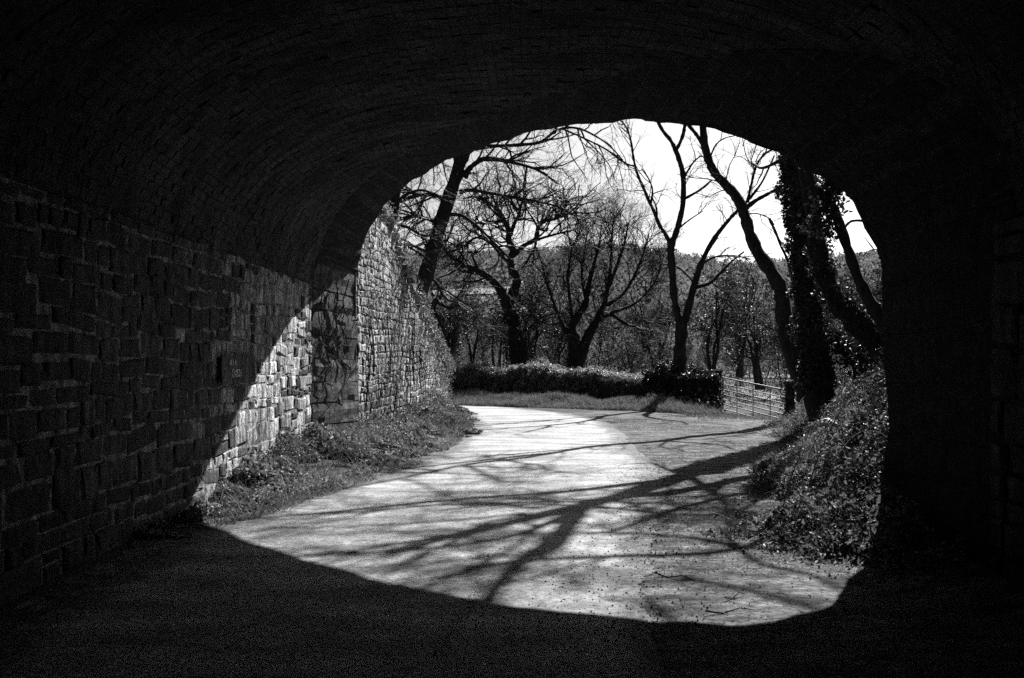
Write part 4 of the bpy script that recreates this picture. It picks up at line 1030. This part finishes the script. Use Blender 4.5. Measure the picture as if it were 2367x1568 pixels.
# left verge
N = 62000
y = rng.uniform(8.6, 33, N) ; wl = np.where(y < 16.3, -3.25, np.where(y < 18, -3.0 , wingx(y))); e = lroad(y) - np.interp(y, [8, 10, 13, 16, 20, 33], [.35, .45, .3, .15, .05, .05])
e = e + (vnoise(y, y * 0, 2.1, 61) - .5) * .45 + (vnoise(y, y * 0, 6, 62) - .5) * .15; t = rng.random(N) ** 1.15; x = wl + (e - wl) * t
cl_ = vnoise(x, y, 1.7, 2) * .6 + vnoise(x, y, 4.5, 7) * .4
dens = np.interp(y, [8.6, 10, 12, 33], [.3, .75, 1, 1]) * np.clip(1.35 - t * .6, 0, 1) * sstep(.38, .6, cl_)
k = rng.random(N) < dens; x, y, t, cl_ = x[k], y[k], t[k], cl_[k]
hgt = (np.clip(1 - t, 0, 1) * np.interp(y, [12, 18], [.17, .26]) + .04) * (.15 + 1.7 * sstep(.35, .8, cl_)) * np.interp(y, [9, 13], [.25, 1])
z = gz(x, y) + rng.random(len(x)) ** .7 * hgt
mb = MB(); leaves(mb, np.stack([x, y, z], 1), np.interp(vnoise(x, y, 1.3, 77), [.3, .7], [.045, .1]), (.15, .1, .45), rng, .6); ml = mb.build('undergrowth', 'cover_leaf', kind='stuff')
tag(ml, 'leafy undergrowth along the foot of the left wall', 'undergrowth')
N = 5000; y = rng.uniform(9.4, 32, N); wl = np.where(y < 16.3, -3.2, np.where(y < 18, -2.95 , wingx(y) + .05)); x = wl + (lroad(y) - wl) * rng.random(N) * .9
k = vnoise(x, y, 2.3, 17) > .5; x, y = x[k], y[k]
mb = MB(); blades(mb, np.stack([x, y, gz(x, y)], 1), .36, .010, .55, rng, 4); o = mb.build('grass', 'dead_grass', kind='stuff'); tag(o, 'dry grass stalks among the undergrowth by the left wall', 'grass')
N = 9000; y = rng.uniform(9, 31.5, N); e = lroad(y); x = e - .1 - np.abs(rng.normal(size=N)) * .35
k = vnoise(x, y, 1.9, 23) > .42; x, y = x[k], y[k]
mb = MB(); blades(mb, np.stack([x, y, gz(x, y)], 1), .11, .009, .9, rng); o = mb.build('grass', 'dead_grass', kind='stuff'); tag(o, 'dry grass fringe at the left edge of the lane', 'grass')
# right bank
N = 210000
y = 6.9 + 20.1 * rng.random(N) ** 1.25; fx = np.interp(y, FOOT_Y, FOOT_X)
t = rng.random(N) * 4.2; x = fx - .3 + t
cl_ = vnoise(x, y, 1.1, 12) * .55 + vnoise(x, y, 3.3, 13) * .45
k = (rng.random(N) < sstep(.28, .6, cl_) * sstep(-.1, .7, t + vnoise(x, y, 2, 3) * .5 - .3) * np.interp(y, [6.9, 8, 10, 27], [.2, .5, 1, .9])) & ~((x > 3.2) & (y < face_y(3.34)))
k &= ((x - 4.07) ** 2 + (y - 12.75) ** 2) > .15
x, y, t, cl_ = x[k], y[k], t[k], cl_[k]
hgt = np.minimum(.03 + t * .22, .45) * (.15 + 1.6 * sstep(.3, .8, cl_)) * np.interp(y, [7, 10], [.5, 1])
z = gz(x, y) + rng.random(len(x)) ** .7 * hgt
up_ = (t + rng.normal(size=len(t)) * .35 > 1.5) | (rng.random(len(t)) < .25)  # upper leaves take the darker material, shade put into their colour
for sel, m_, lb in ((~up_, 'cover_leaf', 'leafy undergrowth along the foot of the right bank'), (up_, 'ivy_shade_leaf', 'undergrowth covering the upper right bank, shade put into its leaf colour')):
    mb = MB(); leaves(mb, np.stack([x, y, z], 1)[sel], np.interp(vnoise(x, y, .9, 71), [.3, .7], [.03, .055])[sel], (.15, .3, .5), rng, .62); o = mb.build('undergrowth', m_, kind='stuff')
    tag(o, lb, 'undergrowth')
N = 7000; y = rng.uniform(7.2, 20, N); x = np.interp(y, FOOT_Y, FOOT_X) + rng.random(N) ** 1.4 * 2.6 - .1; k = (vnoise(x, y, 1.6, 19) > .52) & ~((x > 3.2) & (y < face_y(3.34))); x, y = x[k], y[k]
mb = MB(); blades(mb, np.stack([x, y, gz(x, y)], 1), .26, .007, .7, rng, 4); o = mb.build('grass', 'grass', kind='stuff'); tag(o, 'thin grass growing through the undergrowth of the right bank', 'grass')
# bramble arcs on the bank
for j, (p0, p1, h) in enumerate([((2.75, 8.9), (3.6, 9.4), .42), ((3.0, 10.2), (4.6, 10.9), .75), ((2.6, 9.6), (3.3, 10.0), .5), ((3.9, 12.0), (4.6, 13.4), .6), ((3.3, 11.4), (4.1, 11.2), .5)]):
    t = np.linspace(0, 1, 14)[:, None]; P = np.array([*p0, 0]) * (1 - t) + np.array([*p1, 0]) * t
    P[:, 2] = np.interp(t[:, 0], [0, 1], [float(gz(*p0)), float(gz(*p1)) + .1]) + h * np.sin(t[:, 0] ** .8 * np.pi * .93)
    lab = ['low arching bramble stem nearest the tunnel shadow', 'tallest pale bramble stem arching over the right bank', 'short bramble stem rising at the foot of the right bank', 'bramble stem arching higher up the right bank beyond the grass tufts', 'bramble stem bent leftward in the middle of the right bank'][j]
    r = empty('bramble_stem', tuple(P[0]), lab, 'bramble', 'bramble stems on the right bank')
    build_tube(P, np.linspace(.007, .003, 14), 'cane', 'dead_grass', r, 5, j)
    mb = MB(); q = P[rng.integers(3, 14, 26)] + rng.normal(size=(26, 3)) * .04; leaves(mb, q, .05, (0, 0, .5), rng); mb.build('leaves', 'cover_leaf', r, kind='stuff')
# tufts of grass on the bank
for j, (px, py, D, h, lb) in enumerate([(1850, 1110, 11.8, .42, 'large tuft of long grass low on the right bank'), (1838, 1050, 14.0, .36, 'tuft of long grass at the bank edge below the trees'), (1790, 1075, 13.2, .3, 'small tuft of long grass beside the trunk shadow'), (2010, 1010, 11.5, .34, 'tuft of grass high on the bank below the pale lump'), (1900, 1075, 12.3, .34, 'tuft of long grass behind the largest tuft')]):
    x, y = (px - CX) / F * D, D; b = np.stack([x + rng.normal(size=260) * .13, y + rng.normal(size=260) * .13], 1)
    mb = MB(); blades(mb, np.c_[b, gz(b[:, 0], b[:, 1])], h, .008, .45, rng, 4)
    o = mb.build('grass_tuft', 'grass'); tag(o, lb, 'grass tuft', 'tufts of long grass on the right bank')
# grass and weeds: verge before the hedge, before the gate, edges of the lay-by
def scatter_grass(name, label, x, y, h, w, m, lean=.6):
    mb = MB(); blades(mb, np.stack([x, y, gz(x, y)], 1), h, w, lean, rng); o = mb.build(name, m, kind='stuff'); tag(o, label, 'grass')
N = 44000; x = rng.uniform(-4, 5.6, N); y = hedge_y(x) - .7 - rng.random(N) * 3.4; k = x > rroad(np.clip(y, 0, 34)) + .05; x, y = x[k], y[k]
scatter_grass('grass', 'strip of rough grass between the lane and the hedge', x, y, .06 + .36 * vnoise(x, y, 1.4, 63) ** 1.5, .017, 'dead_grass')
N = 16000; x = rng.uniform(4.6, 9.5, N); y = rng.uniform(24, 31.5, N); k = rng.random(N) < sstep(23.5, 29.5, y) + .08; x, y = x[k], y[k]
scatter_grass('grass', 'rough grass growing in front of the field gate', x, y, .12, .014, 'dead_grass')
N = 50000; x = rng.uniform(.5, 4.8, N); y = rng.uniform(6, 25, N); k = (x > rroad(y) + .1) & (x < np.interp(y, FOOT_Y, FOOT_X) + .3) & (vnoise(x, y, 1.2, 31) > .55 - .25 * sstep(-1.2, 0, x - np.interp(y, FOOT_Y, FOOT_X)))
x, y = x[k], y[k]; scatter_grass('grass', 'short patchy grass and weeds on the dirt lay-by', x, y, .045, .007, 'dead_grass', 1.1)
N = 9000; y = rng.uniform(33, 75, N); x = rng.uniform(6, 20, N) * (y / 33) ** .3
scatter_grass('grass', 'pasture grass beyond the field gate', x, y, .16, .03, 'field_grass')
# leaf litter and grit
N = 9000; y = rng.uniform(5.6, 24, N) ** 1.0; y = 5.6 + (y - 5.6) ** 1.25 / (18.4 ** .25); x = rroad(y) + rng.random(N) ** .8 * (np.interp(y, FOOT_Y, FOOT_X) + .4 - rroad(y))
k = vnoise(x, y, 1.0, 41) + rng.normal(size=N) * .12 > .45; x, y = x[k], y[k]
mb = MB(); leaves(mb, np.stack([x, y, gz(x, y) + .015], 1), .017, (0, 0, 2.2), rng, .7); o = mb.build('leaf_litter', 'litter', kind='stuff'); tag(o, 'dead leaves and grit strewn over the dirt lay-by', 'leaf litter')
def pebbles(x, y, s, name, label):
    N = len(x); v = unit(np.array([(1, 0, 0), (-1, 0, 0), (0, 1, 0), (0, -1, 0), (0, 0, 1), (0, 0, -1)], float))
    ss = s * rng.uniform(.4, 1.4, (N, 1, 1)); V = v[None] * ss * rng.uniform(.6, 1.2, (N, 6, 1)) + np.stack([x, y, gz(x, y) + .012], 1)[:, None]
    T = np.array([(0, 2, 4), (2, 1, 4), (1, 3, 4), (3, 0, 4), (2, 0, 5), (1, 2, 5), (3, 1, 5), (0, 3, 5)]); i = np.arange(N)[:, None, None] * 6
    mb = MB(); mb.add(V.reshape(-1, 3), None, (i + T[None]).reshape(-1, 3)); o = mb.build(name, 'pebble', kind='stuff'); tag(o, label, 'gravel')
# the line of loose grit down the middle of the lane
cl = catmull([(gpt(1170, 1265) + (0,)), (gpt(1130, 1290) + (0,)), (gpt(1090, 1300) + (0,)), (gpt(1105, 1350) + (0,)), (gpt(1090, 1400) + (0,)), (gpt(1050, 1450) + (0,)), (gpt(1010, 1530) + (0,))], 500)
t = rng.integers(0, 500, 900); pebbles(cl[t, 0] + rng.normal(size=900) * .025, cl[t, 1] + rng.normal(size=900) * .03, .004, 'grit', 'thin line of loose grit running down the middle of the lane')
N = 1500; y = rng.uniform(5.5, 14, N); x = rroad(y) + rng.normal(size=N) * .3; pebbles(x, y, .008, 'grit', 'loose grit scattered where the asphalt meets the dirt')
# pale lump on the bank
bx, by = (1915 - CX) / F * 13.0, 13.0; bz = float(gz(bx, by))
r = empty('pale_rock', (bx, by, bz), 'pale pitted rock lying in the undergrowth high on the right bank', 'rock')
import bmesh
bm = bmesh.new(); bmesh.ops.create_icosphere(bm, subdivisions=3, radius=.1)
for v in bm.verts:
    n = float(vnoise(v.co.x * 24 + 5, v.co.z * 24 + v.co.y * 17, 1.0, 3)); v.co *= .55 + .9 * n
    v.co.x *= 1.15; v.co.z *= .9
me = bpy.data.meshes.new('rock_body'); bm.to_mesh(me); bm.free(); me.materials.append(MATS['pale_rock'])
o = bpy.data.objects.new('rock_body', me); COL.objects.link(o); o.parent = r; o.location = (0, -.05, .3)
# fallen twigs on the lay-by
for j, (px, py, a, L) in enumerate([(1690, 1420, .3, .35), (1560, 1340, -.5, .3), (1700, 1385, .8, .25), (1600, 1180, .1, .3)]):
    x, y = gpt(px, py); t = np.linspace(-.5, .5, 7); P = np.stack([x + t * L * math.cos(a), y + t * L * math.sin(a), np.full(7, .022) + .012 * np.sin(t * 9)], 1); P[:, 2] += gz(P[:, 0], P[:, 1])
    mb = MB(); tubes(mb, P[None], np.linspace(.006, .002, 7)[None], 5); o = mb.build('fallen_twig', 'twig')
    tag(o, ['fallen twig on the dirt nearest the tunnel shadow', 'fallen twig on the dirt beside the asphalt edge', 'short fallen twig pointing up the lay-by', 'fallen twig lying under the large trunk shadow'][j], 'twig')
